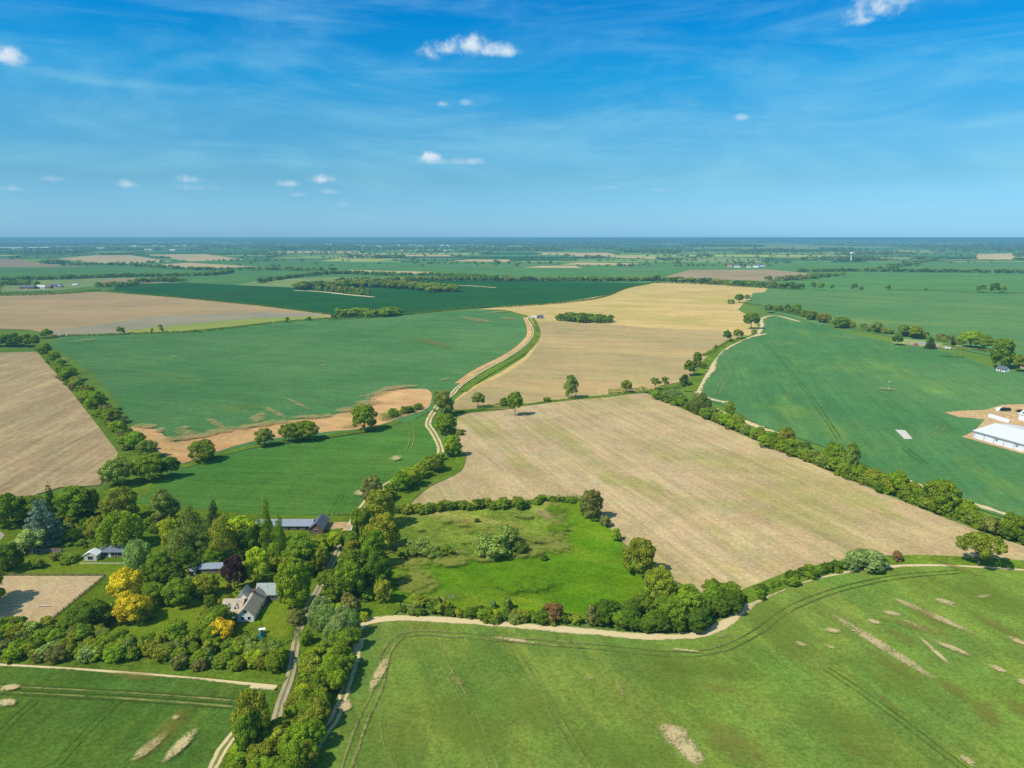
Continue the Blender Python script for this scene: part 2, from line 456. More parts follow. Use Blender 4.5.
M['upper'] = field_mat('green_crop_upper', S(102, 142, 86), S(90, 135, 84), S(136, 156, 82), patch=.6, rows=62, streak=.14, grain=.10, thr=.52, pscale=.008, gs=.15)
M['teal'] = field_mat('teal_crop', S(88, 136, 76), S(98, 146, 80), rows=80, streak=.10, grain=.08, gs=.1)
M['mauve'] = field_mat('bare_mauve', S(176, 156, 128), S(160, 144, 116), rows=80, grain=.04)
M['peach'] = field_mat('bare_peach_soil', S(226, 186, 136), S(206, 168, 120), S(214, 156, 100), patch=.6, rows=75, streak=.2, grain=.2, pscale=.05, gs=.4)
M['verge'] = field_mat('verge_grass', S(112, 140, 44), S(98, 128, 40), S(136, 152, 60), rows=0, grain=.4, big=.03, gs=.6)
M['garden'] = field_mat('garden_grass', S(112, 138, 36), S(90, 120, 32), S(142, 158, 60), patch=.6, rows=0, grain=.42, big=.05, pscale=.09, gs=.9)
M['lawn'] = field_mat('lawn', S(130, 150, 40), S(112, 140, 34), S(160, 166, 76), patch=.7, rows=30, grain=.3, big=.05, gs=.8)
M['paddock'] = field_mat('lush_grass', S(104, 144, 22), S(88, 134, 20), S(136, 156, 44), patch=.65, rows=60, streak=.13, grain=.34, big=.03, thr=.48, gs=.9)
M['rough'] = field_mat('rough_grass', S(132, 152, 58), S(112, 136, 50), S(172, 162, 96), patch=.7, rows=60, streak=.16, grain=.5, big=.04, thr=.50, pscale=.07, gs=.8)
M['arena'] = field_mat('arena_sand', S(212, 190, 152), S(198, 180, 146), rows=30, streak=.08, grain=.22, gs=.8)
M['yard'] = field_mat('yard_gravel', S(212, 182, 142), S(190, 164, 126), S(140, 150, 90), patch=.6, rows=30, grain=.3, pscale=.12, big=.05)
M['lane'] = field_mat('gravel_lane', S(196, 186, 164), S(176, 166, 146), rows=30, grain=.12)
CHALK = ragged_mat('chalk_margin', S(242, 228, 190), S(220, 202, 152), edge=.5, scale=.5, soft=.3, density=.22)
CHALKT = ragged_mat('chalk_rut', S(198, 190, 132), S(150, 158, 84), edge=1.2, scale=.8, soft=.9, density=-.3, op=.7)
RUTD = ragged_mat('dark_rut', S(70, 92, 40), S(96, 116, 50), edge=.9, scale=.5, soft=.9, density=-.1, op=.7)
GRASSR = ragged_mat('grass_strip', S(120, 140, 60), S(150, 156, 84), edge=.9, scale=.5, soft=.7, density=.1, op=.85)
SOILR = ragged_mat('bare_patch_soil', S(246, 228, 186), S(204, 184, 130), edge=1.7, scale=1.7, soft=1.0, radial=True, density=.12, op=.88)
RUSTR = ragged_mat('thin_crop', S(160, 142, 76), S(150, 150, 72), edge=.6, scale=.5, soft=.9, radial=True, density=-.30, op=.55)
YELR = ragged_mat('yellowed_crop', S(134, 156, 62), S(118, 148, 58), edge=.9, scale=.2, soft=1.4, radial=True, density=-.30, op=.55)
PEACHR = ragged_mat('peach_wisp', S(214, 188, 138), S(160, 160, 104), edge=1.6, scale=.4, soft=1.4, radial=True, density=-.15, op=.7)
ROUGHR = ragged_mat('rough_tuft', S(138, 156, 60), S(156, 160, 82), edge=1.4, scale=.5, soft=.9, radial=True, density=-.05, op=.8)
LUSHR = ragged_mat('lush_tuft', S(108, 146, 26), S(96, 140, 24), edge=1.2, scale=.2, soft=.8, radial=True, density=-.05)

# ---- distant strips beyond 1.3 km
field('far_crop', [(-200, 283), (-200, 262), (1220, 262), (1220, 296), (768, 300), (400, 292)], M['teal'])
field('far_crop', [(0, 277), (20, 267.5), (180, 269), (250, 271), (200, 276), (90, 278)], M['teal'])
field('brown_field', [(-60, 267), (-60, 260), (20, 259), (45, 264), (90, 266), (40, 267.5)], M['mauve'])
field('dry_field', [(57, 258.5), (95, 255.2), (130, 255), (172, 261.5), (120, 264), (85, 262)], M['sand'])
field('dry_field', [(145, 254.5), (205, 254), (246, 259.7), (190, 261.3)], M['sand'])
field('dry_field', [(148, 265), (190, 262.8), (258, 266.6), (200, 268.5)], M['sand'])
field('olive_field', [(5, 283), (20, 280), (110, 278), (180, 277), (180, 283), (105, 285), (60, 290), (0, 293)], M['pale'])
field('brown_strip', [(90, 284), (110, 278.5), (180, 278), (145, 284)], M['mauve'])
field('green_strip', [(180, 284), (200, 278), (256, 273.5), (320, 273), (300, 282), (256, 286)], M['teal'])
field('pale_crescent', [(225, 287), (262, 280), (330, 277), (402, 278.2), (405, 281), (360, 284), (300, 288), (256, 290)], M['pale'])
field('brown_field', [(664, 277), (690, 270), (768, 269.5), (822, 274.5), (805, 279.5), (770, 281), (700, 279)], M['mauve'])
field('green_field', [(772, 268), (805, 261.5), (903, 262), (890, 270), (830, 271)], M['teal'])
field('pale_field', [(905, 271), (928, 263), (1060, 264), (1100, 272), (1000, 272.5)], M['upper'])
field('far_crop', [(828, 290.5), (850, 277), (1060, 275), (1120, 294), (900, 292)], M['teal'])
for q in ([(530, 252), (552, 251.2), (612, 254.5), (614, 256.6), (570, 256)], [(612, 257.5), (618, 256), (658, 257), (655, 258.8)], [(560, 264.5), (578, 262.5), (640, 263.5), (625, 265.4)],
          [(515, 267.5), (520, 266), (575, 265.6), (582, 268)], [(344, 271.5), (350, 270), (436, 272), (430, 274.2)], [(452, 261), (470, 259.3), (512, 259.5), (508, 262)], [(338, 258.2), (342, 256.5), (374, 256.8), (376, 258.3)],
          [(976, 259), (978, 252.5), (1015, 253.5), (1014, 259.6)], [(440, 287), (452, 284.5), (496, 286.7), (494, 288.4)]):
    field('dry_strip', q, M['sand'])
for q in ([(865, 259), (875, 257), (915, 257.2), (908, 259)], [(768, 247.2), (795, 244.5), (850, 246), (900, 246.5), (880, 248)], [(762, 243.5), (790, 243), (795, 246), (766, 247.5)], [(915, 252.8), (932, 251.4), (950, 252.4), (930, 253)]):
    field('pale_strip', q, M['pale'])
for q in ([(90, 250), (100, 246.5), (260, 248), (250, 251)], [(440, 252), (460, 249), (700, 250), (690, 253)], [(500, 247), (560, 245.6), (640, 246.6), (600, 248)], [(380, 261), (420, 257.5), (470, 258), (440, 262)],):
    field('green_strip', q, M['upper'])
for q, mk in (([(0, 258), (60, 253.5), (120, 253), (60, 258)], 'upper'), ([(250, 262.5), (300, 258), (335, 259), (300, 264)], 'upper'), ([(660, 262), (700, 257), (765, 258), (760, 263.5)], 'pale'), ([(700, 252), (740, 249.3), (830, 250), (820, 253)], 'upper'),
        ([(905, 256), (960, 249.5), (1040, 250), (1040, 252.5)], 'upper'), ([(600, 270), (640, 266.5), (690, 267), (660, 272)], 'upper'), ([(440, 268.5), (470, 264), (556, 264.5), (512, 268.5)], 'upper'), ([(262, 270), (330, 265), (420, 265.5), (380, 269)], 'teal'),
        ([(790, 255), (830, 251.5), (850, 252), (840, 256)], 'pale'), ([(0, 246.6), (70, 245), (120, 246), (60, 247.5)], 'pale'), ([(560, 243.5), (700, 241.6), (820, 242.2), (760, 244)], 'pale'), ([(340, 245.5), (420, 243.3), (520, 244), (470, 245.6)], 'upper'), ([(900, 244.5), (960, 242.5), (1040, 243), (1040, 245)], 'pale'), ([(830, 262.5), (835, 260.3), (860, 260.3), (870, 262.3)], 'dark')):
    field('far_strip', q, M[mk])
# ---- the fields that can be told apart
field('dark_green_field', [(112, 290), (122, 284), (184, 282.8), (256, 286), (300, 288), (360, 284.5), (405, 281.3), (452, 281), (512, 280.5), (650, 283.5), (610, 297), (512, 306.5), (446, 310), (381, 317), (330, 314), (281, 308), (200, 300)], M['dark'])
field('tilled_field', [(-120, 298), (0, 296), (97, 292), (180, 298), (256, 305.5), (330, 315), (332, 317.5), (280, 321.5), (180, 332), (110, 334), (58, 336.5), (30, 330), (-120, 325)], M['brown_far'])
field('grey_soil_strip', [(40, 332), (100, 325), (150, 317), (256, 312.5), (325, 313), (326, 316.5), (280, 321), (180, 332), (110, 334), (60, 336.5)], M['grey_soil'])
field('yellow_crop_strip', [(120, 331.5), (180, 325), (230, 320.5), (256, 318.5), (326, 315.8), (328, 317.5), (280, 321.3), (180, 332), (130, 333)], M['yellow'])
field('broad_green_field', [(45, 345), (62, 337), (130, 334.5), (200, 332.5), (280, 322), (350, 318.5), (420, 314), (480, 309.5), (500, 311), (522, 318), (530, 330), (525, 345), (510, 358), (480, 373), (458, 390), (430, 412), (395, 428), (320, 440), (180, 470), (140, 435), (112, 395), (90, 372), (62, 352)], M['crop_mid'])
field('gold_field', [(478, 309.5), (512, 306), (560, 303), (610, 294.5), (640, 284.5), (665, 282.3), (700, 283), (768, 288), (762, 296), (745, 302), (738, 310), (752, 318), (760, 330), (745, 338), (715, 352), (700, 365), (682, 382), (660, 386), (645, 393), (560, 402), (520, 408), (455, 410), (455, 400), (470, 388), (500, 373), (525, 357), (536, 342), (537, 330), (528, 316), (505, 310)], M['gold'])
field('dry_tan_field', [(537, 330), (540, 322), (600, 324), (650, 328), (700, 330), (744, 334), (735, 343), (715, 352), (700, 365), (682, 382), (660, 386), (645, 393), (560, 402), (520, 408), (455, 410), (470, 392), (500, 377), (525, 361), (537, 345)], M['tan_grey'], True)
field('low_green_field', [(140, 492), (160, 478), (185, 466), (215, 458), (256, 450), (320, 441), (370, 433), (395, 426), (430, 414), (440, 440), (438, 456), (425, 466), (400, 478), (385, 490), (370, 505), (352, 524), (290, 520), (250, 518), (180, 515), (130, 510)], M['crop_low'])
field('tilled_left_field', [(-160, 350), (0, 353), (37, 352), (60, 378), (90, 416), (118, 453), (112, 470), (100, 486), (60, 488), (20, 500), (-60, 505), (-200, 500)], M['plough'])
field('green_verge', [(37, 352), (50, 349), (75, 378), (110, 420), (150, 455), (165, 480), (140, 500), (100, 500), (112, 470), (118, 453), (90, 416), (60, 378)], M['verge'])
field('bare_peach_strip', [(131, 427), (157, 430), (165, 437), (175, 443), (188, 440), (202, 437), (230, 430.5), (256, 428), (290, 421), (325, 418), (350, 411), (366, 408), (371, 399), (378, 394), (398, 389), (427, 389.5), (431, 402), (424, 411), (400, 418), (372, 428), (330, 432), (290, 437), (256, 441), (215, 453), (183, 464), (172, 460), (150, 445)], M['peach'], True)
field('upper_green_field', [(748, 303), (753, 293), (800, 290), (900, 291), (1024, 294), (1200, 298), (1200, 375), (1024, 362), (960, 350), (900, 338), (820, 325), (775, 314)], M['upper'])
field('right_green_field', [(770, 317), (790, 316), (830, 328), (880, 341), (930, 347), (1000, 370), (1024, 372), (1200, 400), (1260, 590), (1024, 525), (940, 497), (880, 472), (820, 446), (760, 426), (720, 405), (697, 397), (696, 389), (705, 377), (713, 360), (722, 352), (745, 340), (764, 326)], M['right'])
field('big_stubble_field', [(400, 506), (425, 482), (452, 470), (462, 450), (456, 432), (458, 415), (500, 411), (560, 402), (600, 397.5), (645, 393.5), (700, 417), (760, 443), (820, 468), (880, 493), (940, 517), (990, 536), (1024, 547), (1200, 600), (1200, 575), (1024, 566), (960, 563), (900, 563), (860, 568), (800, 580), (745, 592), (700, 594), (660, 575), (625, 545), (600, 520), (590, 505), (575, 497), (540, 500), (480, 505)], M['stubble'])
field('garden_ground', [(-160, 505), (20, 497), (100, 492), (140, 505), (250, 515), (345, 518), (370, 500), (400, 480), (430, 462), (456, 455), (458, 470), (425, 485), (400, 510), (400, 610), (370, 640), (345, 690), (330, 770), (320, 900), (215, 900), (212, 768), (240, 728), (278, 690), (240, 683), (130, 673), (0, 665), (-160, 660)], M['garden'])
field('rough_paddock', [(385, 530), (400, 512), (480, 506), (545, 502), (585, 502), (605, 525), (640, 580), (560, 590), (380, 590)], M['rough'])
field('lush_paddock', [(384, 572), (390, 562), (430, 562), (470, 560), (500, 556), (548, 549), (570, 553), (562, 530), (552, 515), (548, 504), (580, 502), (602, 520), (625, 552), (655, 600), (640, 622), (600, 624), (540, 622), (480, 614), (420, 606), (390, 600)], M['paddock'], True)
field('near_right_field', [(305, 770), (334, 725), (352, 673), (361, 632), (376, 622), (400, 620), (480, 625), (540, 630), (600, 634), (640, 638), (685, 637), (715, 629), (740, 612), (760, 598), (790, 584), (850, 572), (900, 567), (950, 566), (1024, 571), (1300, 590), (1400, 900), (240, 900)], M['crop_near'])
field('near_left_field', [(-200, 662), (0, 666), (130, 674), (240, 685), (278, 692), (262, 712), (238, 740), (214, 768), (150, 900), (-260, 900)], M['crop_left'])
field('lawn', [(110, 625), (118, 605), (150, 590), (195, 592), (250, 572), (262, 590), (236, 605), (215, 620), (200, 640), (120, 648)], M['lawn'])
field('lawn', [(262, 610), (285, 592), (300, 608), (296, 622), (280, 640), (264, 636)], M['lawn'])
field('lawn', [(25, 560), (60, 556), (90, 562), (125, 566), (120, 585), (100, 576), (0, 577), (0, 565)], M['lawn'])
field('riding_arena_sand', [(-120, 577), (0, 577), (104, 577), (76, 600), (46, 625), (0, 623), (-140, 617)], M['arena'])
field('farm_yard', [(318, 523), (356, 523), (356, 532), (346, 541), (338, 548), (334, 545), (344, 529), (322, 531)], M['yard'])
field('pale_gravel_patch', [(-30, 532), (0, 532), (5, 536), (0, 542), (-30, 542)], M['lane'])
field('barn_yard', [(944, 413), (960, 411.3), (985, 410.5), (1002, 405.5), (1030, 404.5), (1120, 406), (1120, 480), (1024, 455), (962, 437.5), (974, 432), (985, 420), (958, 417.5)], M['yard'])
field('garden_plot', [(890, 343), (905, 339), (970, 347), (965, 350), (930, 348)], M['pale'])
# ---- chalky margins, lanes and ruts
ribbon('chalk_strip', [(294, 290.6), (320, 291.8), (345, 294.5), (374, 297.2)], 13, CHALK, .3)
ribbon('chalk_strip', [(440, 285.2), (470, 286), (496, 287.8)], 12, CHALK, .3)
TR = CHALK
ribbon('chalk_track', [(355, 634), (364, 624), (385, 620), (410, 619.5), (480, 623.5), (540, 629), (600, 634), (645, 638), (690, 637), (718, 629), (742, 612), (762, 598), (792, 584.5), (850, 572), (900, 566.5), (950, 566), (1024, 570.5), (1200, 583)], lambda t: 3.6 if t < .5 else 3.0, TR, .12)
ribbon('chalk_track', [(-100, 661), (0, 665), (60, 668), (130, 673), (200, 679), (240, 683.5), (272, 687)], 2.3, TR, .1)
ribbon('chalk_track', [(252, 686), (277, 688)], 3.5, TR, .1)
ribbon('chalk_track', [(150, 900), (214, 768), (222, 752), (237, 733)], 2.6, TR, .1)
ribbon('chalk_track', [(210, 900), (306, 766), (322, 738), (334, 722), (344, 695), (352, 668), (360, 640)], 3.0, TR, .15)
ribbon('gravel_lane', [(190, 900), (256, 760), (272, 735), (281, 704), (288, 685), (292, 670), (296, 645), (303, 620), (312, 602), (324, 580), (334, 560), (345, 540), (352, 528)], 2.3, M['lane'])
ribbon('grass_strip', [(190, 900), (256, 760), (272, 735), (281, 704), (288, 685), (292, 670), (296, 645), (303, 620), (312, 602), (324, 580), (334, 560), (345, 540)], .7, GRASSR)
ribbon('farm_track', [(352, 526), (365, 505), (385, 487), (405, 476), (430, 465), (440, 455), (439, 445), (433, 433), (428, 425), (432, 415), (440, 404), (452, 395), (458, 388), (478, 374), (505, 359), (524, 346), (532, 335), (531, 326), (527, 318), (533, 317)], 4.2, TR, .1)
ribbon('farm_track', [(458, 384), (478, 370), (502, 358), (520, 346), (529, 335), (528, 325), (525, 318)], 5.5, M['peach'])
ribbon('green_verge', [(463, 392), (482, 378), (508, 363), (529, 349), (538, 336), (536, 324), (532, 318)], 5.0, M['verge'])
ribbon('chalk_strip', [(726, 403), (708, 399), (698, 392), (703, 380), (712, 370), (713, 360), (722, 351), (745, 339), (766, 334)], 6.5, TR, .5)
ribbon('chalk_strip', [(757, 336), (762, 326), (762, 319), (775, 316), (800, 322)], 6, TR, .4)
ribbon('chalk_strip', [(700, 407), (715, 410), (730, 416), (752, 425), (775, 434)], 5, TR, .5)
ribbon('chalk_strip', [(900, 478), (925, 488), (960, 500), (995, 512), (1024, 521)], 4.0, TR, .5)
ribbon('green_verge', [(690, 392), (698, 378), (708, 362), (722, 348), (748, 336)], 9, M['verge'])
ribbon('green_verge', [(740, 600), (765, 590), (800, 577), (850, 566), (900, 561), (960, 562), (1050, 568)], 7, M['verge'])
ribbon('green_verge', [(455, 412), (520, 406), (560, 401), (600, 397), (648, 392)], 5, M['verge'])
ribbon('green_verge', [(183, 468), (215, 457), (256, 447), (320, 438), (372, 430), (400, 422)], 5.5, M['verge'])
ribbon('green_verge', [(-100, 657), (0, 661), (130, 669), (200, 675), (285, 683)], 3.5, M['verge'])
ribbon('green_verge', [(400, 508), (425, 487), (455, 472), (462, 455)], 5, M['verge'])
ribbon('grass_strip', [(352, 526), (365, 505), (385, 487), (405, 476), (430, 465), (440, 455), (439, 445), (433, 433), (428, 425), (432, 415), (440, 404), (452, 395), (458, 388), (478, 374), (505, 359), (524, 346), (532, 335), (531, 326)], 1.3, GRASSR)
ribbon('grass_strip', [(150, 900), (214, 768), (222, 752), (237, 733)], .8, GRASSR); ribbon('grass_strip', [(210, 900), (306, 766), (322, 738), (334, 722), (344, 695), (352, 668)], .9, GRASSR)
# wheel ruts in the near crop
RUT1 = [(345, 775), (362, 725), (378, 690), (386, 655), (392, 645), (402, 637), (418, 634.5), (450, 636), (500, 640.5), (540, 644), (590, 648), (640, 653), (680, 656), (712, 653), (740, 643), (765, 628), (785, 613), (815, 599), (850, 588), (900, 578), (960, 573)]
ribbon('wheel_ruts', RUT1, .75, RUTD, .2, offs=(-1.15, 1.15))
ribbon('chalky_ruts', RUT1[:11], .9, CHALKT, .4, offs=(-1.1, 1.1))
ribbon('chalky_ruts', RUT1[10:16], .5, CHALKT, .4, offs=(-1.2, 1.2))
ribbon('chalky_ruts', [(-60, 687), (0, 691), (60, 694), (130, 698), (200, 703), (235, 706)], .7, CHALKT, .3, offs=(-1.1, 1.1))
ribbon('wheel_ruts', [(-60, 687), (0, 691), (60, 694), (130, 698), (200, 703), (235, 706)], .8, RUTD, .3, offs=(-1.8, .0, 1.8))
ribbon('faint_ruts', [(436, 641), (441, 660), (452, 680), (470, 712), (492, 768), (520, 850)], .5, CHALKT, .3, offs=(-1, 1))
ribbon('faint_ruts', [(530, 670), (548, 705), (565, 735), (588, 775), (620, 850)], .4, CHALKT, .3, offs=(-.9, .9))
ribbon('faint_ruts', [(384, 725), (392, 768), (398, 800)], .3, CHALKT, .3, offs=(-.9, .9))
ribbon('wheel_ruts', [(0, 735), (20, 715), (36, 702)], .5, RUTD, .2, offs=(-.9, .9))
ribbon('wheel_ruts', [(55, 768), (90, 730), (118, 703)], .5, RUTD, .2, offs=(-.9, .9))
ribbon('wheel_ruts', [(825, 670), (870, 700), (930, 745), (1000, 800)], .5, RUTD, .2, offs=(-.9, .9))
ribbon('faint_ruts', [(410, 425), (412, 440), (408, 452)], .7, CHALKT, .2, offs=(-1.2, 1.2))
ribbon('faint_ruts', [(330, 516), (338, 503), (341, 496)], .4, RUTD, .2, offs=(-1, 1))
ribbon('wheel_ruts', [(768, 345), (793, 376), (808, 394), (822, 414), (840, 442)], .8, RUTD, .2, offs=(-1.2, 1.2))
ribbon('faint_ruts', [(724, 361), (728, 372), (722, 384), (716, 396)], .8, CHALKT, .2, offs=(-1.6, 1.6))
ribbon('faint_ruts', [(929, 436), (936, 432), (941, 429), (942, 425)], .8, CHALKT, .2, offs=(-1.6, 1.6))
ribbon('wheel_ruts', [(905, 450), (925, 465)], .8, RUTD, .2, offs=(-1.4, 1.4))
# bare and yellowed patches in the crop
for a, b, wd in (((836, 619), (931, 679), 3.0), ((893, 600), (970, 634), 2.6), ((884, 614), (900, 617), 2.2), ((903, 622), (928, 635), 2.0), ((932, 642), (971, 658), 2.0), ((935, 601), (958, 608), 3.0), ((989, 667), (1006, 675), 1.8),
        ((795, 644), (806, 648), 1.8), ((822, 646), (834, 651), 1.2), ((1008, 638), (1026, 648), 2.0), ((1019, 681), (1030, 690), 2), ((960, 757), (975, 770), 1.6), ((868, 622), (880, 626), 2), ((824, 632), (840, 633), 2.2),
        ((977, 600), (990, 597), 1.5), ((920, 640), (950, 668), 1.2)):
    patch('bare_patch', a, b, wd * 1.25, SOILR)
patch('bare_patch', (663, 729), (690, 752), 4.6, SOILR, 1.5); patch('bare_patch', (680, 747), (700, 766), 3.6, SOILR, 1.5); patch('bare_patch', (668, 733), (684, 742), 5.0, SOILR, 1.5)
for a, b, wd in (((700, 684), (732, 696), 3.0), ((905, 604), (950, 632), 5.0), ((880, 625), (925, 655), 3.6), ((860, 650), (925, 685), 4.0), ((940, 682), (970, 705), 3.0), ((975, 700), (1000, 735), 4.0), ((868, 690), (900, 715), 1.6), ((836, 738), (862, 760), 2.5), ((1005, 700), (1040, 730), 4), ((870, 618), (960, 640), 3), ((970, 615), (1020, 640), 3.5), ((700, 720), (760, 770), 8), ((930, 560), (980, 578), 3)):
    patch('thin_crop_patch', a, b, wd * 1.4, RUSTR)
for a, b, wd in (((760, 600), (800, 660), 10), ((500, 690), (560, 730), 10), ((640, 660), (700, 700), 9), ((860, 660), (960, 720), 8), ((440, 700), (500, 760), 9), ((560, 740), (680, 768), 8), ((800, 700), (900, 768), 12), ((600, 650), (760, 680), 6), ((400, 720), (410, 780), 6), ((960, 580), (1024, 620), 12)):
    patch('yellowed_patch', a, b, wd * 1.5, YELR)
patch('bare_patch', (334, 712), (352, 706), 4.5, SOILR); patch('bare_patch', (370, 694), (388, 660), 2.6, SOILR)
patch('bare_patch', (450, 676), (462, 688), 2.2, PEACHR); patch('bare_patch', (492, 640), (536, 646), 1.6, SOILR); patch('bare_patch', (585, 678), (594, 683), 2, PEACHR)
patch('bare_patch', (616, 683), (624, 700), 1.3, PEACHR); patch('bare_patch', (716, 640), (728, 636), 2, PEACHR); patch('bare_patch', (672, 652), (700, 655), 1.0, SOILR)
for a, b, wd in (((165, 765), (197, 732), 2.2), ((133, 764), (166, 737), 2.2), ((172, 722), (180, 720), 1.2), ((0, 692), (20, 690), 2.0), ((0, 704), (15, 708), 2)):
    patch('bare_patch', a, b, wd * 1.3, SOILR)
patch('thin_crop_patch', (140, 765), (190, 708), 6, RUSTR); patch('thin_crop_patch', (110, 675), (160, 682), 4, RUSTR)
for a, b, wd in (((177, 431), (196, 438), 9), ((208, 420), (230, 433), 5), ((255, 424), (262, 414), 8), ((264, 408), (287, 420), 4), ((285, 399), (310, 411), 3), ((187, 430), (180, 428), 8), ((68, 343), (100, 339), 12), ((320, 366), (328, 366), 6), ((172, 357), (178, 358), 6), ((440, 382), (450, 379), 5), ((58, 358), (66, 362), 8), ((100, 400), (108, 411), 5), ((460, 317), (490, 323), 18), ((484, 314), (512, 311), 16), ((501, 318), (514, 320), 12), ((118, 418), (128, 424), 4)):
    patch('peach_patch', a, b, wd * 1.2, PEACHR)
EP = [(133, 427), (157, 430), (172, 442), (188, 440), (202, 437), (230, 430.5), (256, 428), (290, 421), (325, 418), (350, 411), (366, 407), (371, 399), (380, 394), (398, 389), (427, 389.5)]
for (ax, ay), (bx, by) in zip(EP, EP[1:]):
    for i in range(3):
        t_ = rnd.random(); cx = ax + (bx - ax) * t_; cy = ay + (by - ay) * t_; dx = rnd.uniform(5, 15)
        patch('peach_patch', (cx - dx, cy - rnd.uniform(0, 1.5) + .06 * dx), (cx + dx, cy - rnd.uniform(0, 1.5) - .06 * dx), rnd.uniform(6, 13), PEACHR)
patch('yellowed_patch', (412, 338), (452, 350), 22, RUSTR); patch('yellowed_patch', (230, 405), (256, 412), 20, YELR)
patch('bare_patch', (356, 497), (368, 494), 6, SOILR, 1.5); patch('bare_patch', (393, 463), (397, 458), 6, SOILR)
for a, b, wd in (((345, 428), (372, 421), 7), ((880, 390), (894, 391), 5)): patch('peach_patch', a, b, wd * 1.4, PEACHR, 1.6)
patch('peach_patch', (536, 510), (552, 524), 6, PEACHR); patch('peach_patch', (545, 540), (560, 552), 5, PEACHR); patch('peach_patch', (450, 556), (466, 556), 3, PEACHR, 1.5); patch('peach_patch', (430, 600), (445, 604), 3, PEACHR)
for a, b, wd in (((392, 568), (430, 566), 6), ((430, 566), (470, 563), 5), ((470, 562), (500, 558), 5), ((500, 559), (545, 551), 6), ((545, 552), (572, 548), 7), ((556, 520), (562, 545), 6), ((552, 505), (560, 522), 5), ((395, 590), (440, 586), 8), ((400, 575), (430, 590), 8)):
    patch('rough_patch', a, b, wd * 1.7, ROUGHR)
for a, b, wd in (((548, 535), (566, 528), 5), ((545, 512), (565, 515), 5), ((480, 590), (560, 585), 9)): patch('lush_patch', a, b, wd * 1.5, LUSHR)
for i in range(26):
    x_ = rnd.uniform(395, 555); y_ = rnd.uniform(514, 552); patch('rough_patch', (x_, y_), (x_ + rnd.uniform(8, 22), y_ + rnd.uniform(-2, 2)), rnd.uniform(3, 7), rnd.choice((ROUGHR, ROUGHR, ROUGHR, RUSTR)))
patch('pale_patch', (440, 596), (463, 602), 6, YELR)

#PLANTS
# ------------------------------------------------------------------ tree prototypes (unit size: height 1, width 1)
def quads(P, N, size, rng, aspect=1.0):
    n = len(P)
    a = rng.normal(size=(n, 3)); t = np.cross(N, a); t /= np.linalg.norm(t, axis=1, keepdims=True) + 1e-9
    b = np.cross(N, t)
    s = (size * rng.uniform(.6, 1.35, n))[:, None]
    t = t * s * .5; b = b * s * .5 * aspect
    return np.stack([P - t, P - b * .8 + t * .15, P + t, P + b * .8 - t * .1], 1).reshape(-1, 3)
def lobe_leaves(lobes, n, size, rng, center, tilt=.38, shell=.78):
    L = np.array([l[:3] for l in lobes]); Rr = np.array([l[3:6] for l in lobes])
    wgt = (Rr[:, 0] * Rr[:, 1] + Rr[:, 0] * Rr[:, 2]); wgt = wgt / wgt.sum()
    k = rng.choice(len(lobes), n, p=wgt)
    d = rng.normal(size=(n, 3)); d /= np.linalg.norm(d, axis=1, keepdims=True)
    out = L[k] - center; out /= np.linalg.norm(out, axis=1, keepdims=True) + 1e-6
    flip = (np.sum(d * out, 1) < -.25); d[flip] *= -1
    P = L[k] + d * Rr[k] * rng.uniform(shell, 1.06, (n, 1))
    N = d + rng.normal(size=(n, 3)) * tilt; N /= np.linalg.norm(N, axis=1, keepdims=True)
    return quads(P, N, size, rng)
def trunk_mesh(name, top, r, seed, limbs=5, spread=.25):
    g = random.Random(seed); V, Fc = [], []
    def tube(p0, p1, r0, r1, n=7):
        a = Vector(p0); b = Vector(p1); d = (b - a).normalized(); u = d.orthogonal().normalized(); v = d.cross(u); k = len(V)
        for q, rr in ((a, r0), ((a + b) / 2 + Vector((g.uniform(-1, 1), g.uniform(-1, 1), 0)) * r0 * .5, (r0 + r1) / 2), (b, r1)):
            for i in range(n): V.append(tuple(q + (u * math.cos(6.283 * i / n) + v * math.sin(6.283 * i / n)) * rr))
        for s in range(2):
            for i in range(n): j = (i + 1) % n; Fc.append((k + s * n + i, k + s * n + j, k + s * n + n + j, k + s * n + n + i))
    tube((0, 0, -.02), (g.uniform(-.02, .02), g.uniform(-.02, .02), top), r, r * .6)
    for i in range(limbs):
        a = 6.283 * i / limbs + g.uniform(-.4, .4); z = top * g.uniform(.7, 1)
        tube((0, 0, z), (math.cos(a) * spread * g.uniform(.6, 1.2), math.sin(a) * spread * g.uniform(.6, 1.2), top + g.uniform(.15, .35)), r * .5, r * .12, 5)
    return pymesh(name, V, Fc, BARK, smooth=True)
def make_round(seed, n, size, cz=.57, semi=(.34, .34, .30), nl=30, lr=(.11, .19), holes=0.0):
    rng = np.random.default_rng(seed); lobes = []
    for i in range(nl):
        d = rng.normal(size=3); d /= np.linalg.norm(d)
        if d[2] < -.75: d[2] *= -1
        rr = rng.uniform(*lr); s = rng.uniform(.80, 1.0) if i < nl * .75 else rng.uniform(.2, .6)
        ax = np.array(semi) * s
        lobes.append([*(np.array((0, 0, cz)) + d * ax), rr, rr, rr * .78])
    if not holes:
        lobes.append([0, 0, cz, semi[0] * .92, semi[1] * .92, semi[2] * .9])
    return lobe_leaves(lobes, n, size, rng, np.array((0, 0, cz - .1)))
def make_column(seed, n, size, base=.04, wob=.12):
    rng = np.random.default_rng(seed); lobes = []
    for i in range(44):
        z = rng.uniform(base, .97); prof = .48 * min(1, (z / .15) ** .5) * (1 - max(0, (z - .55) / .48) ** 1.9)
        a = rng.uniform(0, 6.283); q = rng.uniform(.3, .75) * prof
        lobes.append([q * math.cos(a), q * math.sin(a), z, prof * .5 + .04, prof * .5 + .04, .075])
    return lobe_leaves(lobes, n, size, rng, np.array((0, 0, .4)))
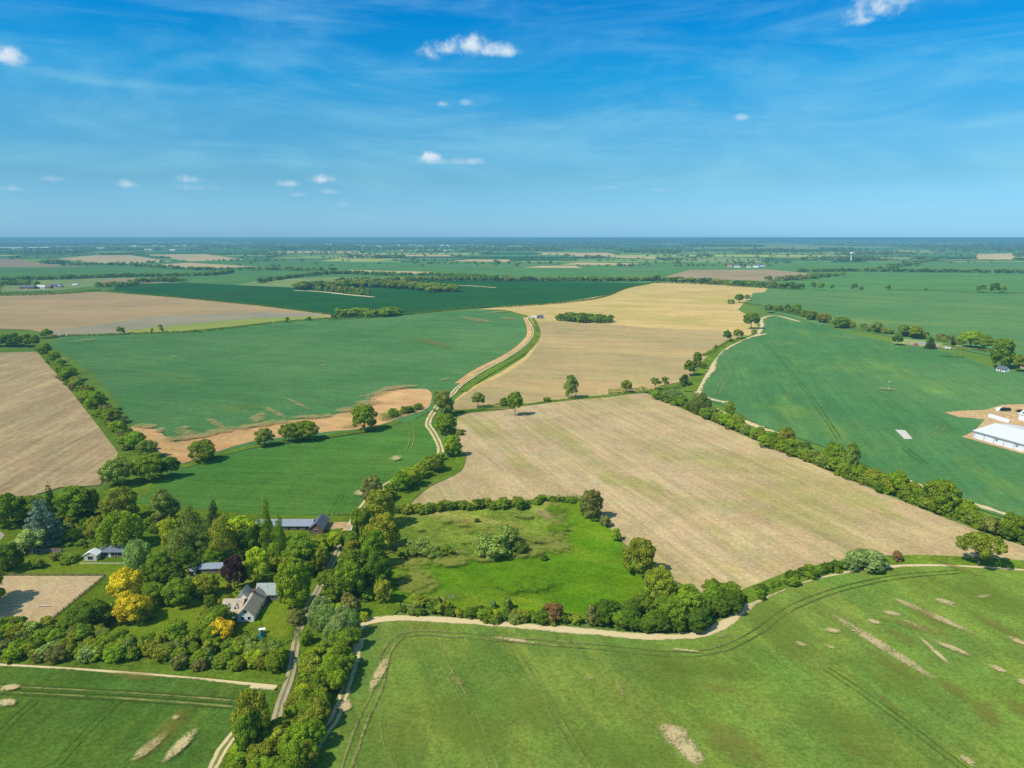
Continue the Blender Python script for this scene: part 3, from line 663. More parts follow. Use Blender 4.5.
def make_conifer(seed, n, size, tiers=13, irregular=.25):
    rng = np.random.default_rng(seed); lobes = []
    for t in range(tiers):
        z = .07 + .9 * t / tiers; rad = .5 * (1 - z) ** .7 + .04
        k = max(3, int(9 * (1 - z) + 2))
        for j in range(k):
            a = 6.283 * j / k + rng.uniform(-.4, .4); q = rad * rng.uniform(1 - irregular * 1.5, 1)
            for s in (.45, .85):
                lobes.append([q * s * math.cos(a), q * s * math.sin(a), z - .06 * s + rng.uniform(-.01, .01), .11 * (1.1 - z) + .04, .11 * (1.1 - z) + .04, .04])
    lobes.append([0, 0, .96, .03, .03, .05])
    return lobe_leaves(lobes, n, size, rng, np.array((0, 0, .2)), .4)
def make_willow(seed, n, size):
    rng = np.random.default_rng(seed); lobes = []
    for i in range(40):
        d = rng.normal(size=3); d[2] = abs(d[2]); d /= np.linalg.norm(d)
        rr = rng.uniform(.09, .15)
        lobes.append([.37 * d[0], .37 * d[1], .42 + .42 * d[2] - rng.uniform(0, .12), rr, rr, rr * 1.7])
    for i in range(22):
        a = rng.uniform(0, 6.283); q = rng.uniform(.3, .42)
        lobes.append([q * math.cos(a), q * math.sin(a), rng.uniform(.14, .4), .09, .09, .17])
    lobes.append([0, 0, .42, .3, .3, .36])
    return lobe_leaves(lobes, n, size, rng, np.array((0, 0, .3)), .8)
PROTO = {}
def proto(key, V, top=.4, r=.022, seed=1, limbs=5, spread=.25, trunk=True):
    me = npmesh('crown', V, 4, LEAF)
    PROTO.setdefault(key, []).append((me, trunk_mesh('trunk', top, r, seed, limbs, spread) if trunk else None))
for s in (1, 2, 3, 4):
    proto('round', make_round(s, 15000, .033, nl=62, lr=(.07, .14)), seed=s)
    proto('low', make_round(s + 20, 13000, .034, cz=.47, semi=(.38, .38, .38), nl=70, lr=(.06, .13)), .3, seed=s)
    proto('bush', make_round(s + 40, 5000, .055, cz=.42, semi=(.38, .38, .40), nl=36, lr=(.08, .15)), .25, seed=s)
for s in (1, 2):
    proto('tall', make_round(s + 60, 14000, .033, cz=.47, semi=(.36, .36, .44), nl=76, lr=(.06, .12)), .4, seed=s)
    proto('poplar', make_column(s, 6000, .042), .5, .03, seed=s, limbs=3, spread=.1)
    proto('conifer', make_conifer(s, 6500, .04), .5, .03, seed=s, limbs=2, spread=.05)
    proto('willow', make_willow(s, 10500, .036), .4, seed=s)
    proto('open', make_round(s + 80, 7000, .038, cz=.62, semi=(.40, .40, .26), nl=26, lr=(.07, .12), holes=1), .42, .03, seed=s, limbs=8, spread=.36)
proto('oak', make_round(171, 11000, .034, cz=.64, semi=(.42, .42, .24), nl=56, lr=(.06, .11)), .40, .035, seed=5, limbs=8, spread=.33)
proto('cedar', make_conifer(9, 9500, .042, 9, .32), .5, .03, seed=4, limbs=3, spread=.1)
for s in range(5):
    proto('far', make_round(s + 100, 420, .13, cz=.5, semi=(.34, .34, .36), nl=16, lr=(.14, .2)), trunk=False)
PAL = dict(mid=(.255, .375, .028), bright=(.33, .46, .028), dark=(.155, .255, .024), olive=(.345, .39, .036), gold=(.76, .66, .03), lime=(.46, .55, .024),
           purple=(.12, .06, .06), silver=(.29, .38, .27), willow=(.34, .46, .13), rust=(.34, .22, .07), brown=(.32, .32, .075), orange=(.70, .52, .03), ash=(.30, .385, .07), conifer=(.09, .14, .035))
def tree(px, top, base, wpx, kind, color, label, group=None, name=None, hm=None, wm=None, xy=None):
    X, Y = xy if xy else G(px, base)
    h = hm or height_for(Y, top); wd = wm or wpx * depth_at(Y) / F
    if kind != 'far': h *= .97
    v = PROTO[kind]; me, tk = v[rnd.randrange(len(v))]
    nm = name or {'bush': 'bush', 'conifer': 'conifer_tree', 'cedar': 'cedar_tree', 'poplar': 'poplar_tree', 'willow': 'willow_tree'}.get(kind, 'tree')
    c = PAL[color]; j = rnd.uniform(.86, 1.14)
    colr = tuple(max(.003, v_ * j * rnd.uniform(.94, 1.06)) for v_ in c) + (1,)
    rz = rnd.uniform(0, 6.28)
    if tk is None:
        o = bpy.data.objects.new(nm, me); o.color = colr; link(o)
        o.location = (X, Y, 0); o.rotation_euler = (0, 0, rz); o.scale = (wd, wd, h)
    else:
        o = empty(nm, (X, Y, 0), rz); o.scale = (wd * rnd.uniform(.95, 1.05), wd, h)
        cr = bpy.data.objects.new('crown', me); cr.color = colr; link(cr, o)
        link(bpy.data.objects.new('trunk', tk), o)
    tag(o, label, 'bush' if kind == 'bush' or nm == 'bush' else 'tree', group)
    return o
def belt(path, n, hr, ratio, kinds, colors, label, group, jitter=2.0, name=None):
    """individual trees standing along a surveyed line"""
    W = smooth_path([G(*p) for p in path], 1.5); L = len(W)
    for i in range(n):
        p = W[min(L - 1, int((i + rnd.uniform(.1, .9)) / n * L))]
        h = rnd.uniform(*hr)
        tree(0, 0, 0, 0, rnd.choice(kinds), rnd.choice(colors), label, group, name, hm=h, wm=h * rnd.uniform(*ratio), xy=(p[0] + rnd.gauss(0, jitter), p[1] + rnd.gauss(0, jitter)))
def hedge(path, wd, ht, color, label, leaf=.45, name='hedge', dens=1.0, group=None, gaps=0.0):
    W = smooth_path([G(*p) for p in path], max(1.2, wd * .5)); rng = np.random.default_rng(len(W) * 7 + int(wd * 10))
    lobes = []
    o0 = W[len(W) // 2]
    for p in W:
        if rng.random() < gaps: continue
        h = ht * rng.uniform(.7, 1.2); 
        for s in range(2):
            r = wd * rng.uniform(.4, .62)
            lobes.append([p[0] - o0[0] + rng.normal() * wd * .18, p[1] - o0[1] + rng.normal() * wd * .18, h * .5, r, r, h * .52])
    area = sum(l[3] * l[5] * 6 for l in lobes) * .5
    n = int(min(60000, max(150, area / leaf ** 2 * 1.5 * dens)))
    V = lobe_leaves(lobes, n, leaf, rng, np.array((0, 0, -3.)))
    V[:, 2] = np.maximum(V[:, 2], .02)
    o = bpy.data.objects.new(name, npmesh(name, V, 4, LEAF)); o.location = (o0[0], o0[1], 0)
    o.color = (*PAL[color], 1); link(o); tag(o, label, 'hedge', group)
    return o

# ---- far hedges and woods, each band one mass
def far_mass():
    rng = np.random.default_rng(5)
    bands = {0: [], 1: [], 2: []}
    def b_(y): return 0 if y < 4200 else (1 if y < 7500 else 2)
    for (x0, y0, x1, y1) in FAR:
        L = math.hypot(x1 - x0, y1 - y0); y = (y0 + y1) / 2; dens = rng.uniform(.35, 1.2); sp = max(11, y * .0032)
        k = int(L / sp * min(1, dens) * (.75 if rng.random() < .6 else .12))
        t = rng.random(k)
        s = rng.uniform(.6, 1.15, k) * (8 if dens < .6 else 12)
        for a, q in zip(t, s): bands[b_(y)].append((x0 + (x1 - x0) * a + rng.normal() * 4, y0 + (y1 - y0) * a + rng.normal() * 4, q, sp))
    for q in WOODS:
        y = q[0][1]; sp = max(14, y * .005); A = (q[1][0] - q[0][0]) * (q[3][1] - q[0][1]); f = rng.uniform(.35, .9)
        k = int(A * f * f / sp ** 2)
        for a, b in rng.random((k, 2)) * f:
            bands[b_(y)].append((q[0][0] + (q[1][0] - q[0][0]) * a, q[0][1] + (q[3][1] - q[0][1]) * b, rng.uniform(11, 17), sp))
    # extra lateral woods that stack up toward the horizon
    for i in range(75):
        y = 3600 * math.exp(rng.random() * 1.7); x = rng.uniform(-.85, .85) * y; L = rng.uniform(.03, .16) * y; dp = rng.uniform(30, 160)
        sp = max(14, y * .005); k = int(L * dp / sp ** 2 * .7)
        for a, b in rng.random((k, 2)): bands[b_(y)].append((x + (a - .5) * L, y + (b - .5) * dp + .1 * (a - .5) * L, rng.uniform(9, 15), sp))
    for bi, T in bands.items():
        T = np.array(T); inside = np.zeros(len(T), bool)
        for nm, P in HAND:
            c = np.zeros(len(T), bool); x1, y1 = P[-1]
            for x2, y2 in P:
                if y1 != y2: c ^= ((y1 > T[:, 1]) != (y2 > T[:, 1])) & (T[:, 0] < (x2 - x1) * (T[:, 1] - y1) / (y2 - y1) + x1)
                x1, y1 = x2, y2
            inside |= c
        T = T[~inside]; n = 7 if bi else 9
        P = np.repeat(T, n, 0); m = len(P)
        d = rng.normal(size=(m, 3)); d /= np.linalg.norm(d, axis=1, keepdims=True); d[:, 2] = np.abs(d[:, 2]) 
        r = np.maximum(P[:, 2] * .5, P[:, 3] * .6)
        Q = np.stack([P[:, 0] + d[:, 0] * r, P[:, 1] + d[:, 1] * r, P[:, 2] * (.25 + .7 * d[:, 2])], 1)
        N = d + rng.normal(size=(m, 3)) * .4; N /= np.linalg.norm(N, axis=1, keepdims=True)
        V = quads(Q, N, 1.0, rng) 
        c = np.repeat(Q, 4, 0); V = c + (V - c) * np.repeat(r * 1.15, 4)[:, None]; V[:, 2] = np.maximum(V[:, 2], .1)
        o = bpy.data.objects.new('distant_woodland', npmesh('distant_woodland', V, 4, LEAF)); o.color = (.17, .25, .05, 1); link(o)
        tag(o, ['hedges and copses dividing the distant fields', 'dark belts of woodland in the far hazy countryside', 'faint blue woodland strips just under the horizon'][bi], 'woodland', kind='stuff')
far_mass()

# ---- middle distance rows (1.2 - 2.5 km): individual trees
def frow(path, n, hr, color, label, group, ratio=(.9, 1.5), jit=4):
    hedge(path, 9, hr[0] * .55, color[-1] if color[-1] in ('dark', 'mid') else 'mid', 'low growth under the ' + group, 2.0, 'hedge', gaps=.15)
    belt(path, int(n * 1.7), hr, (ratio[0] * 1.25, ratio[1] * 1.35), ['far'], color, label, group, jit)
frow([(336, 283), (400, 281.5), (470, 281), (540, 281), (600, 281.5), (650, 281)], 85, (9, 15), ['mid', 'olive', 'dark'], 'small green tree in the long row behind the dark green field', 'trees in the long row behind the dark green field')
frow([(645, 280), (690, 282.5), (740, 286), (800, 289)], 34, (10, 16), ['mid', 'dark', 'olive'], 'small dark tree in the row edging the brown field', 'trees in the row edging the brown field')
frow([(298, 289), (325, 288), (360, 286.5), (400, 288), (452, 292)], 90, (12, 18), ['mid', 'dark', 'olive'], 'tree of the copse inside the dark green field', 'trees of the copse inside the dark green field', jit=14)
frow([(318, 291), (340, 292.5), (366, 295.5)], 12, (12, 17), ['ash', 'olive'], 'pale feathery tree at the front corner of the copse', 'pale trees at the front corner of the copse', (.5, .7))
frow([(340, 317), (352, 316.5), (375, 317), (400, 315)], 15, (9, 14), ['bright', 'mid'], 'light green tree in the short row by the dark field edge', 'light green trees in the short row by the dark field edge')
frow([(135, 283), (160, 281.5), (180, 282)], 16, (9, 14), ['mid', 'dark'], 'dark tree of the small copse left of the dark green field', 'trees of the small copse left of the dark green field', jit=10)
frow([(100, 287), (115, 287), (130, 286)], 9, (9, 13), ['mid', 'olive'], 'green tree beside the distant farm buildings', 'green trees beside the distant farm buildings', jit=8)
frow([(2, 286), (12, 285), (34, 286)], 9, (9, 14), ['mid', 'dark'], 'green tree left of the distant farm buildings', 'green trees left of the distant farm buildings', jit=8)
frow([(0, 281), (60, 279.5), (110, 277.5), (200, 276), (232, 273)], 60, (9, 14), ['dark', 'mid'], 'dark tree in the hedgerow behind the distant farm', 'dark trees in the hedgerow behind the distant farm')
frow([(60, 266), (110, 265), (150, 267), (200, 270), (260, 270), (330, 271)], 75, (9, 14), ['dark', 'mid'], 'tree in the wooded line below the far dry fields', 'trees in the wooded line below the far dry fields', jit=12)
frow([(258, 283), (300, 277), (340, 274), (400, 276), (440, 276), (512, 280)], 60, (9, 14), ['dark', 'mid'], 'dark tree along the curved edge of the pale crescent field', 'dark trees along the curved edge of the pale crescent field')
frow([(800, 272), (860, 271.5), (900, 272), (960, 272.5), (1030, 273.5)], 60, (10, 14), ['dark', 'mid'], 'dark tree in the far row behind the right fields', 'dark trees in the far row behind the right fields', jit=8)
frow([(885, 270), (905, 266), (925, 262), (935, 260)], 34, (10, 15), ['dark', 'mid'], 'dark tree of the slanting wood near the water tower', 'dark trees of the slanting wood near the water tower', jit=14)
frow([(773, 281), (800, 279.5), (820, 277), (838, 276)], 24, (9, 15), ['mid', 'ash'], 'green tree in the clump right of the brown field', 'green trees in the clump right of the brown field', jit=9)
for px, top, base, w_, lb in ((835, 280, 289.5, 4, 'left of the two'), ):
    pass
for px, top, base, w_, col_, lb in ((813, 281, 289.5, 6, 'dark', 'small dark tree, leftmost at the rear edge of the upper right field'), (820, 281, 290, 8, 'mid', 'round tree second from left at the rear edge of the upper right field'), (832, 284, 290, 4, 'dark', 'tiny dark tree third at the rear edge of the upper right field'),
        (854, 283, 290.5, 7, 'dark', 'round dark tree, left one of a pair on the far field edge'), (861, 284.5, 290.5, 5, 'ash', 'smaller paler tree, right one of a pair on the far field edge'), (888, 284, 290.5, 6, 'dark', 'lone tree at the left end of the dark far hedge'),
        (981, 283, 292.8, 11, 'mid', 'round tree standing just left of the double tree on the far hedge'), (994, 282, 293.5, 10, 'dark', 'dark left half of the double tree on the far hedge'), (1002, 284, 293.5, 9, 'mid', 'lower right half of the double tree on the far hedge'), (926, 288, 291, 3, 'dark', 'tiny bush on the dark far hedge')):
    tree(px, top, base, w_, 'far', col_, lb)
hedge([(890, 290), (940, 291), (975, 292.5), (1060, 294.5)], 5, 2.2, 'dark', 'low dark hedge behind the upper right field', 1.2)
hedge([(108, 291), (200, 300), (281, 308), (330, 315)], 5, 2.6, 'dark', 'thin dark hedge between the brown and deep green fields', 1.3)
hedge([(0, 296), (60, 294.5), (100, 291)], 5, 4, 'dark', 'dark hedge behind the broad brown field', 1.3)
hedge([(195, 297), (240, 294), (262, 292)], 4, 2.5, 'dark', 'short dark hedge in the deep green field', 1.3)
hedge([(330, 320), (381, 317.5), (446, 311), (480, 308), (512, 307), (560, 303.5), (590, 300), (608, 296), (625, 289), (650, 284)], 5, 3.2, 'dark', 'winding dark hedge along the front of the deep green field', 1.1)
hedge([(55, 337), (110, 335.5), (160, 333.5), (200, 332.5)], 4, 2.8, 'dark', 'low hedge at the left end of the field below the yellow strip', .9)
hedge([(207, 331), (240, 327.5), (280, 322.5), (318, 319.5), (340, 318)], 4, 2.2, 'dark', 'thin hedge at the right end of the yellow strip', .9)
hedge([(20, 341), (56, 338)], 4, 2.6, 'dark', 'short hedge by the wood at the left edge', .9)
hedge([(652, 283), (700, 284.5), (768, 288.5), (800, 290)], 6, 5, 'dark', 'dark hedge behind the golden field', 1.2)
hedge([(-10, 294), (50, 292.5)], 5, 4, 'dark', 'short dark hedge below the distant farm', 1.2)
for px, top, base, w_, col_, lb in ((46, 328, 338, 14, 'dark', 'dark round tree beside the wood at the left edge'), (121, 326, 334.5, 9, 'mid', 'round tree on the hedge below the grey strip'), (161, 323.5, 331.5, 7, 'olive', 'small upright tree on the hedge below the yellow strip'), (152, 328, 333, 4, 'mid', 'tiny bush left of the small upright hedge tree'), (196, 329, 332.5, 6, 'dark', 'low dark bush where the yellow strip hedge breaks'),
        (287, 316.5, 323, 6, 'dark', 'left of three dark bushes near the end of the yellow strip'), (309, 316, 321, 6, 'dark', 'middle of three dark bushes near the end of the yellow strip'), (334, 313.5, 319.5, 7, 'dark', 'right of three dark bushes near the end of the yellow strip'), (340, 315, 319, 5, 'mid', 'small bush touching the dark bush by the light green row')):
    tree(px, top, base, w_, 'far', col_, lb)
# clumps round the golden field
frow([(564, 321), (575, 319), (590, 321), (603, 322), (585, 322.5), (570, 321.5)], 26, (8, 11), ['dark', 'mid'], 'dark tree of the oval clump in the golden field', 'trees of the oval clump in the golden field', (.9, 1.3), 5)
hedge([(563, 321), (580, 322.5), (604, 323.5)], 12, 7, 'dark', 'dense dark oval thicket standing in the golden field', .9, name='thicket')
for px, top, base, w_, k_, col_, lb in ((739, 293, 303, 11, 'round', 'mid', 'round tree at the top right corner of the golden field'), (731, 298, 304, 8, 'bush', 'mid', 'low bush left of the corner tree of the golden field'), (747, 294, 301, 8, 'round', 'ash', 'small pale tree right of the golden field corner'),
        (751, 311, 329, 19, 'round', 'mid', 'large round tree where the golden field meets the chalk strip'), (727, 329, 342, 11, 'round', 'dark', 'dark tree, left of the pair below the large round tree'), (738, 328, 339, 13, 'round', 'olive', 'olive tree, right of the pair below the large round tree'),
        (716, 344, 349, 5, 'bush', 'mid', 'small bush on the verge beside the tan field'), (754, 328, 334, 7, 'bush', 'bright', 'small light bush under the large round tree'),
        (697, 350, 367, 12, 'tall', 'mid', 'taller tree at the top of the verge by the chalk strip'), (690, 358, 376, 16, 'round', 'mid', 'broad tree in the verge group by the chalk strip'), (684, 372, 386, 11, 'low', 'dark', 'dark low tree at the foot of the verge group'), (703, 360, 369, 7, 'bush', 'mid', 'small bush right of the verge group'),
        (571, 373, 399, 18, 'tall', 'ash', 'grey green twin topped tree between the tan fields'), (547, 396, 402, 9, 'bush', 'mid', 'small bush left of the twin topped tree'), (626, 379, 393, 14, 'round', 'olive', 'round olive tree on the hedge between the tan fields'), (515, 389, 416, 18, 'round', 'mid', 'dark round tree with bare trunk in the corner of the stubble'),
        (478, 391, 408, 17, 'round', 'ash', 'pale round tree on the dry bank above the stubble'), (655, 376, 390, 12, 'open', 'ash', 'left of two thin pale trees by the diagonal hedge top'), (665, 375, 389, 11, 'open', 'ash', 'right of two thin pale trees by the diagonal hedge top'),
        (504, 396, 406, 11, 'bush', 'mid', 'rounded bush left of the dark corner tree'), (1012, 274, 300, 2, 'far', 'dark', None)):
    if lb: tree(px, top, base, w_, k_, col_, lb)
hedge([(480, 409), (500, 407), (520, 405)], 3.5, 2.4, 'dark', 'low hedge at the stubble corner', .6)
hedge([(545, 402), (600, 398), (624, 395)], 2.6, 1.2, 'mid', 'thin low hedge between the tan fields', .6)
hedge([(612, 394), (640, 392), (652, 394)], 5, 4, 'mid', 'clipped hedge joining the diagonal hedge top', .6)
hedge([(664, 391), (680, 388), (690, 385)], 4, 2.5, 'dark', 'dark low hedge under the verge trees', .6)
hedge([(716, 351), (704, 356), (722, 346), (732, 340)], 3, 2.2, 'mid', 'low hedge beside the tan field edge', .7)
hedge([(745, 304), (760, 306), (775, 310)], 5, 3, 'mid', 'low hedge at the top of the right green field', .9)
# right side hedge line with trees, houses behind it
belt([(768, 309), (785, 312), (800, 315), (820, 321), (850, 327)], 20, (8, 13), (.9, 1.3), ['bush', 'low'], ['mid', 'ash', 'olive'], 'mixed round tree in the hedge above the right green field', 'trees in the hedge above the right green field', 5, name='tree')
for px, top, base, w_, k_, col_, lb in ((787, 303, 313, 7, 'round', 'dark', 'small dark tree, left one standing proud above the right hedge'), (797, 302, 314, 9, 'round', 'mid', 'taller tree beside the small dark one above the right hedge'), (811, 309, 320, 14, 'low', 'mid', 'wide green tree in the right hedge'), (824, 311, 323, 16, 'low', 'olive', 'olive tree in the right hedge'), (840, 315, 328, 19, 'low', 'mid', 'largest tree of the right hedge'),
        (768, 303, 313, 10, 'round', 'ash', 'pale grey tree at the top corner of the right green field')):
    tree(px, top, base, w_, k_, col_, lb)
belt([(852, 328), (875, 331), (892, 334), (905, 335), (925, 338), (950, 342), (965, 345)], 36, (5, 9), (.9, 1.4), ['bush'], ['olive', 'ash', 'brown', 'mid'], 'mixed shrub in the loose hedge behind the caravans', 'shrubs in the loose hedge behind the caravans', 6)
for px, top, base, w_, k_, col_, lb in ((897, 333, 345.5, 13, 'round', 'dark', 'dark round tree at the left end of the caravan plot'), (930, 335, 349, 12, 'conifer', 'conifer', 'dark pointed conifer standing before the caravans'), (903, 323, 337, 14, 'round', 'mid', 'green tree behind the caravan plot'), (915, 324, 339, 17, 'round', 'olive', 'olive tree behind the caravan plot'), (876, 320, 333, 13, 'round', 'ash', 'pale tree in the loose hedge left of the caravans'),
        (970, 329, 348, 26, 'round', 'bright', 'broad light green tree right of the caravans'), (983, 333, 351, 22, 'round', 'mid', 'green tree between the broad light tree and the white cottage'), (1001, 335, 368, 28, 'tall', 'mid', 'tall dense tree beside the white cottage at the right edge'), (1019, 352, 372, 18, 'round', 'mid', 'green tree at the right edge by the white cottage'), (1010, 350, 362, 14, 'bush', 'dark', 'dark bush behind the white cottage'), (1040, 350, 374, 26, 'round', 'mid', 'green tree past the white cottage'), (953, 340, 348, 6, 'round', 'purple', 'small dark purple tree among the caravans')):
    tree(px, top, base, w_, k_, col_, lb)
hedge([(940, 357), (962, 358.5)], 3.5, 2.0, 'dark', 'short dark clipped hedge alone in the right green field', .6)
hedge([(945, 346), (965, 350), (985, 352), (1000, 356)], 5, 3, 'olive', 'ragged low hedge below the broad light green tree', .6)
# diagonal hedge with trees, right of the stubble
DIAG = [(655, 398), (680, 406), (700, 414), (740, 431), (780, 449), (820, 465), (870, 485), (920, 505), (965, 522), (1024, 543), (1100, 568)]
hedge([(p[0], p[1]) for p in DIAG], 5.5, 4.2, 'mid', 'continuous tangled undergrowth of the long diagonal hedgerow', .55)
hedge([(48, 358), (60, 372), (72, 383), (85, 396), (100, 412), (118, 432), (128, 440), (142, 454)], 5, 3.6, 'mid', 'continuous undergrowth of the hedgerow below the left wood', .6)
hedge([(405, 513), (430, 512), (460, 509), (490, 507), (520, 506), (545, 502), (578, 501)], 3.4, 2.8, 'mid', 'continuous undergrowth of the hedge above the paddock', .4)
hedge([(768, 310), (800, 316), (830, 324), (860, 330), (905, 336), (960, 345)], 6, 3.5, 'mid', 'continuous undergrowth of the hedge above the right green field', .8)
belt(DIAG, 125, (5, 9), (.85, 1.3), ['bush', 'low'], ['mid', 'olive', 'mid', 'dark', 'ash', 'bright'], 'mixed green bush in the long diagonal hedgerow beside the stubble', 'bushes in the long diagonal hedgerow beside the stubble', 2.2, name='bush')
belt(DIAG, 80, (2.0, 4), (1.0, 1.6), ['bush'], ['mid', 'bright', 'olive'], 'low light green shrub along the foot of the long diagonal hedgerow', 'low shrubs along the foot of the long diagonal hedgerow', 2.6)
for px, top, base, w_, k_, col_, lb in ((729, 400, 418, 12, 'tall', 'olive', 'upright tree on the field side of the diagonal hedge'), (672, 388, 402, 24, 'willow', 'willow', 'grey green willow at the top of the diagonal hedge'), (700, 392, 414, 22, 'willow', 'ash', 'pale spreading tree near the top of the diagonal hedge'),
        (940, 474, 512, 40, 'low', 'mid', 'large rounded tree near the low end of the diagonal hedge'), (833, 437, 468, 24, 'low', 'mid', 'rounded tree midway down the diagonal hedge'), (850, 440, 474, 20, 'tall', 'ash', 'pale upright tree midway down the diagonal hedge'), (897, 466, 496, 24, 'low', 'bright', 'bright tree left of the large rounded hedge tree'), (1012, 508, 540, 26, 'low', 'mid', 'rounded tree where the diagonal hedge leaves the photo'), (785, 424, 448, 20, 'low', 'olive', 'olive tree in the upper part of the diagonal hedge')):
    tree(px, top, base, w_, k_, col_, lb)
# stubble and near field edge on the right
belt([(752, 596), (765, 591), (785, 585)], 9, (1.5, 3), (1.1, 1.6), ['bush'], ['mid', 'dark'], 'low shrub on the verge by the bend of the chalk track', 'low shrubs on the verge by the bend of the chalk track', 1.2)
belt([(788, 584), (805, 578), (820, 574), (838, 571)], 14, (2.5, 4), (1.0, 1.4), ['bush'], ['mid', 'dark', 'mid'], 'green shrub in the short hedge below the stubble', 'green shrubs in the short hedge below the stubble', 1.0)
for px, top, base, w_, k_, col_, lb in ((866, 547, 569, 42, 'bush', 'willow', 'wide grey green willow bush on the stubble edge'), (850, 553, 571, 20, 'bush', 'willow', 'smaller grey green bush left of the wide willow bush'), (897, 549, 562, 12, 'bush', 'rust', 'small reddish brown bush right of the wide willow bush'), (979, 530, 567, 46, 'oak', 'olive', 'lone spreading oak with a dark shadow at the stubble edge')):
    tree(px, top, base, w_, k_, col_, lb)
# centre: hedgerow tree line and farm track
for px, top, base, w_, k_, col_, lb in ((365, 400, 431, 32, 'low', 'mid', 'big round tree on the bare peach strip'), (305, 417, 441, 30, 'low', 'mid', 'right tree of the joined pair below the peach strip'), (289, 420, 443, 24, 'low', 'mid', 'left tree of the joined pair below the peach strip'), (265, 426, 447, 24, 'low', 'ash', 'paler tree left of the joined pair below the peach strip'), (203, 437, 462, 31, 'low', 'mid', 'round tree standing on the bare strip above the low green field'),
        (442, 386, 416, 28, 'low', 'ash', 'tall grey green tree at the bend of the farm track'), (445, 410, 434, 25, 'low', 'mid', 'green tree below the tall grey green track tree'), (452, 432, 457, 22, 'low', 'bright', 'bright green tree beside the chalky track'), (433, 452, 472, 26, 'low', 'mid', 'dark spreading tree at the foot of the chalky track'), (410, 464, 487, 28, 'low', 'bright', 'light green bushy tree midway down the farm track'), (402, 468, 492, 22, 'low', 'mid', 'green tree beside the light bushy track tree'),
        (420, 460, 478, 20, 'bush', 'olive', 'olive bush between the farm track trees'),
        (372, 472, 504, 26, 'tall', 'brown', 'thin brownish tree above the farm drive'), (381, 485, 528, 38, 'tall', 'olive', 'tall brown green tree above the farm drive'), (383, 508, 552, 40, 'low', 'olive', 'large yellow green tree at the corner of the paddock'), (362, 504, 540, 26, 'round', 'mid', 'green tree between yard and paddock'), (353, 545, 576, 34, 'low', 'mid', 'green tree below the farm yard'), (349, 558, 600, 44, 'low', 'mid', 'large mid green tree right of the drive'), (378, 545, 590, 32, 'low', 'dark', 'dark tree at the left edge of the paddock'),
        (384, 575, 603, 22, 'low', 'olive', 'light olive tree at the lower left of the paddock'), (350, 590, 618, 24, 'low', 'brown', 'brownish tree above the pale avenue'), (332, 584, 606, 20, 'low', 'mid', 'green tree beside the drive above the avenue'),
        (335, 530, 552, 18, 'round', 'lime', 'yellow green tree beside the farm yard')):
    tree(px, top, base, w_, k_, col_, lb)
belt([(376, 406.5), (378, 418), (390, 417), (410, 412), (420, 408)][2:], 10, (4, 6), (1, 1.5), ['bush'], ['mid', 'dark'], 'dark bush in the short hedge along the peach patch', 'dark bushes in the short hedge along the peach patch', 1.5)
hedge([(384, 421), (400, 416), (419, 410)], 5, 4.5, 'mid', 'short thick hedge in front of the wide peach patch', .5)
hedge([(183, 466), (215, 456), (256, 447), (320, 438), (350, 433)], 2.0, 1.0, 'mid', 'sparse low hedge along the bare peach strip', .5, gaps=.4)
hedge([(345, 434), (358, 433)], 3, 1.5, 'ash', 'low grey bush left of the big round tree', .5, name='hedge')
belt([(386, 500), (396, 492), (425, 470), (440, 462), (456, 450), (448, 425), (447, 405)], 26, (2.5, 5), (1, 1.5), ['bush'], ['mid', 'bright', 'olive'], 'green bush filling the hedge beside the farm track', 'green bushes filling the hedge beside the farm track', 2.0)
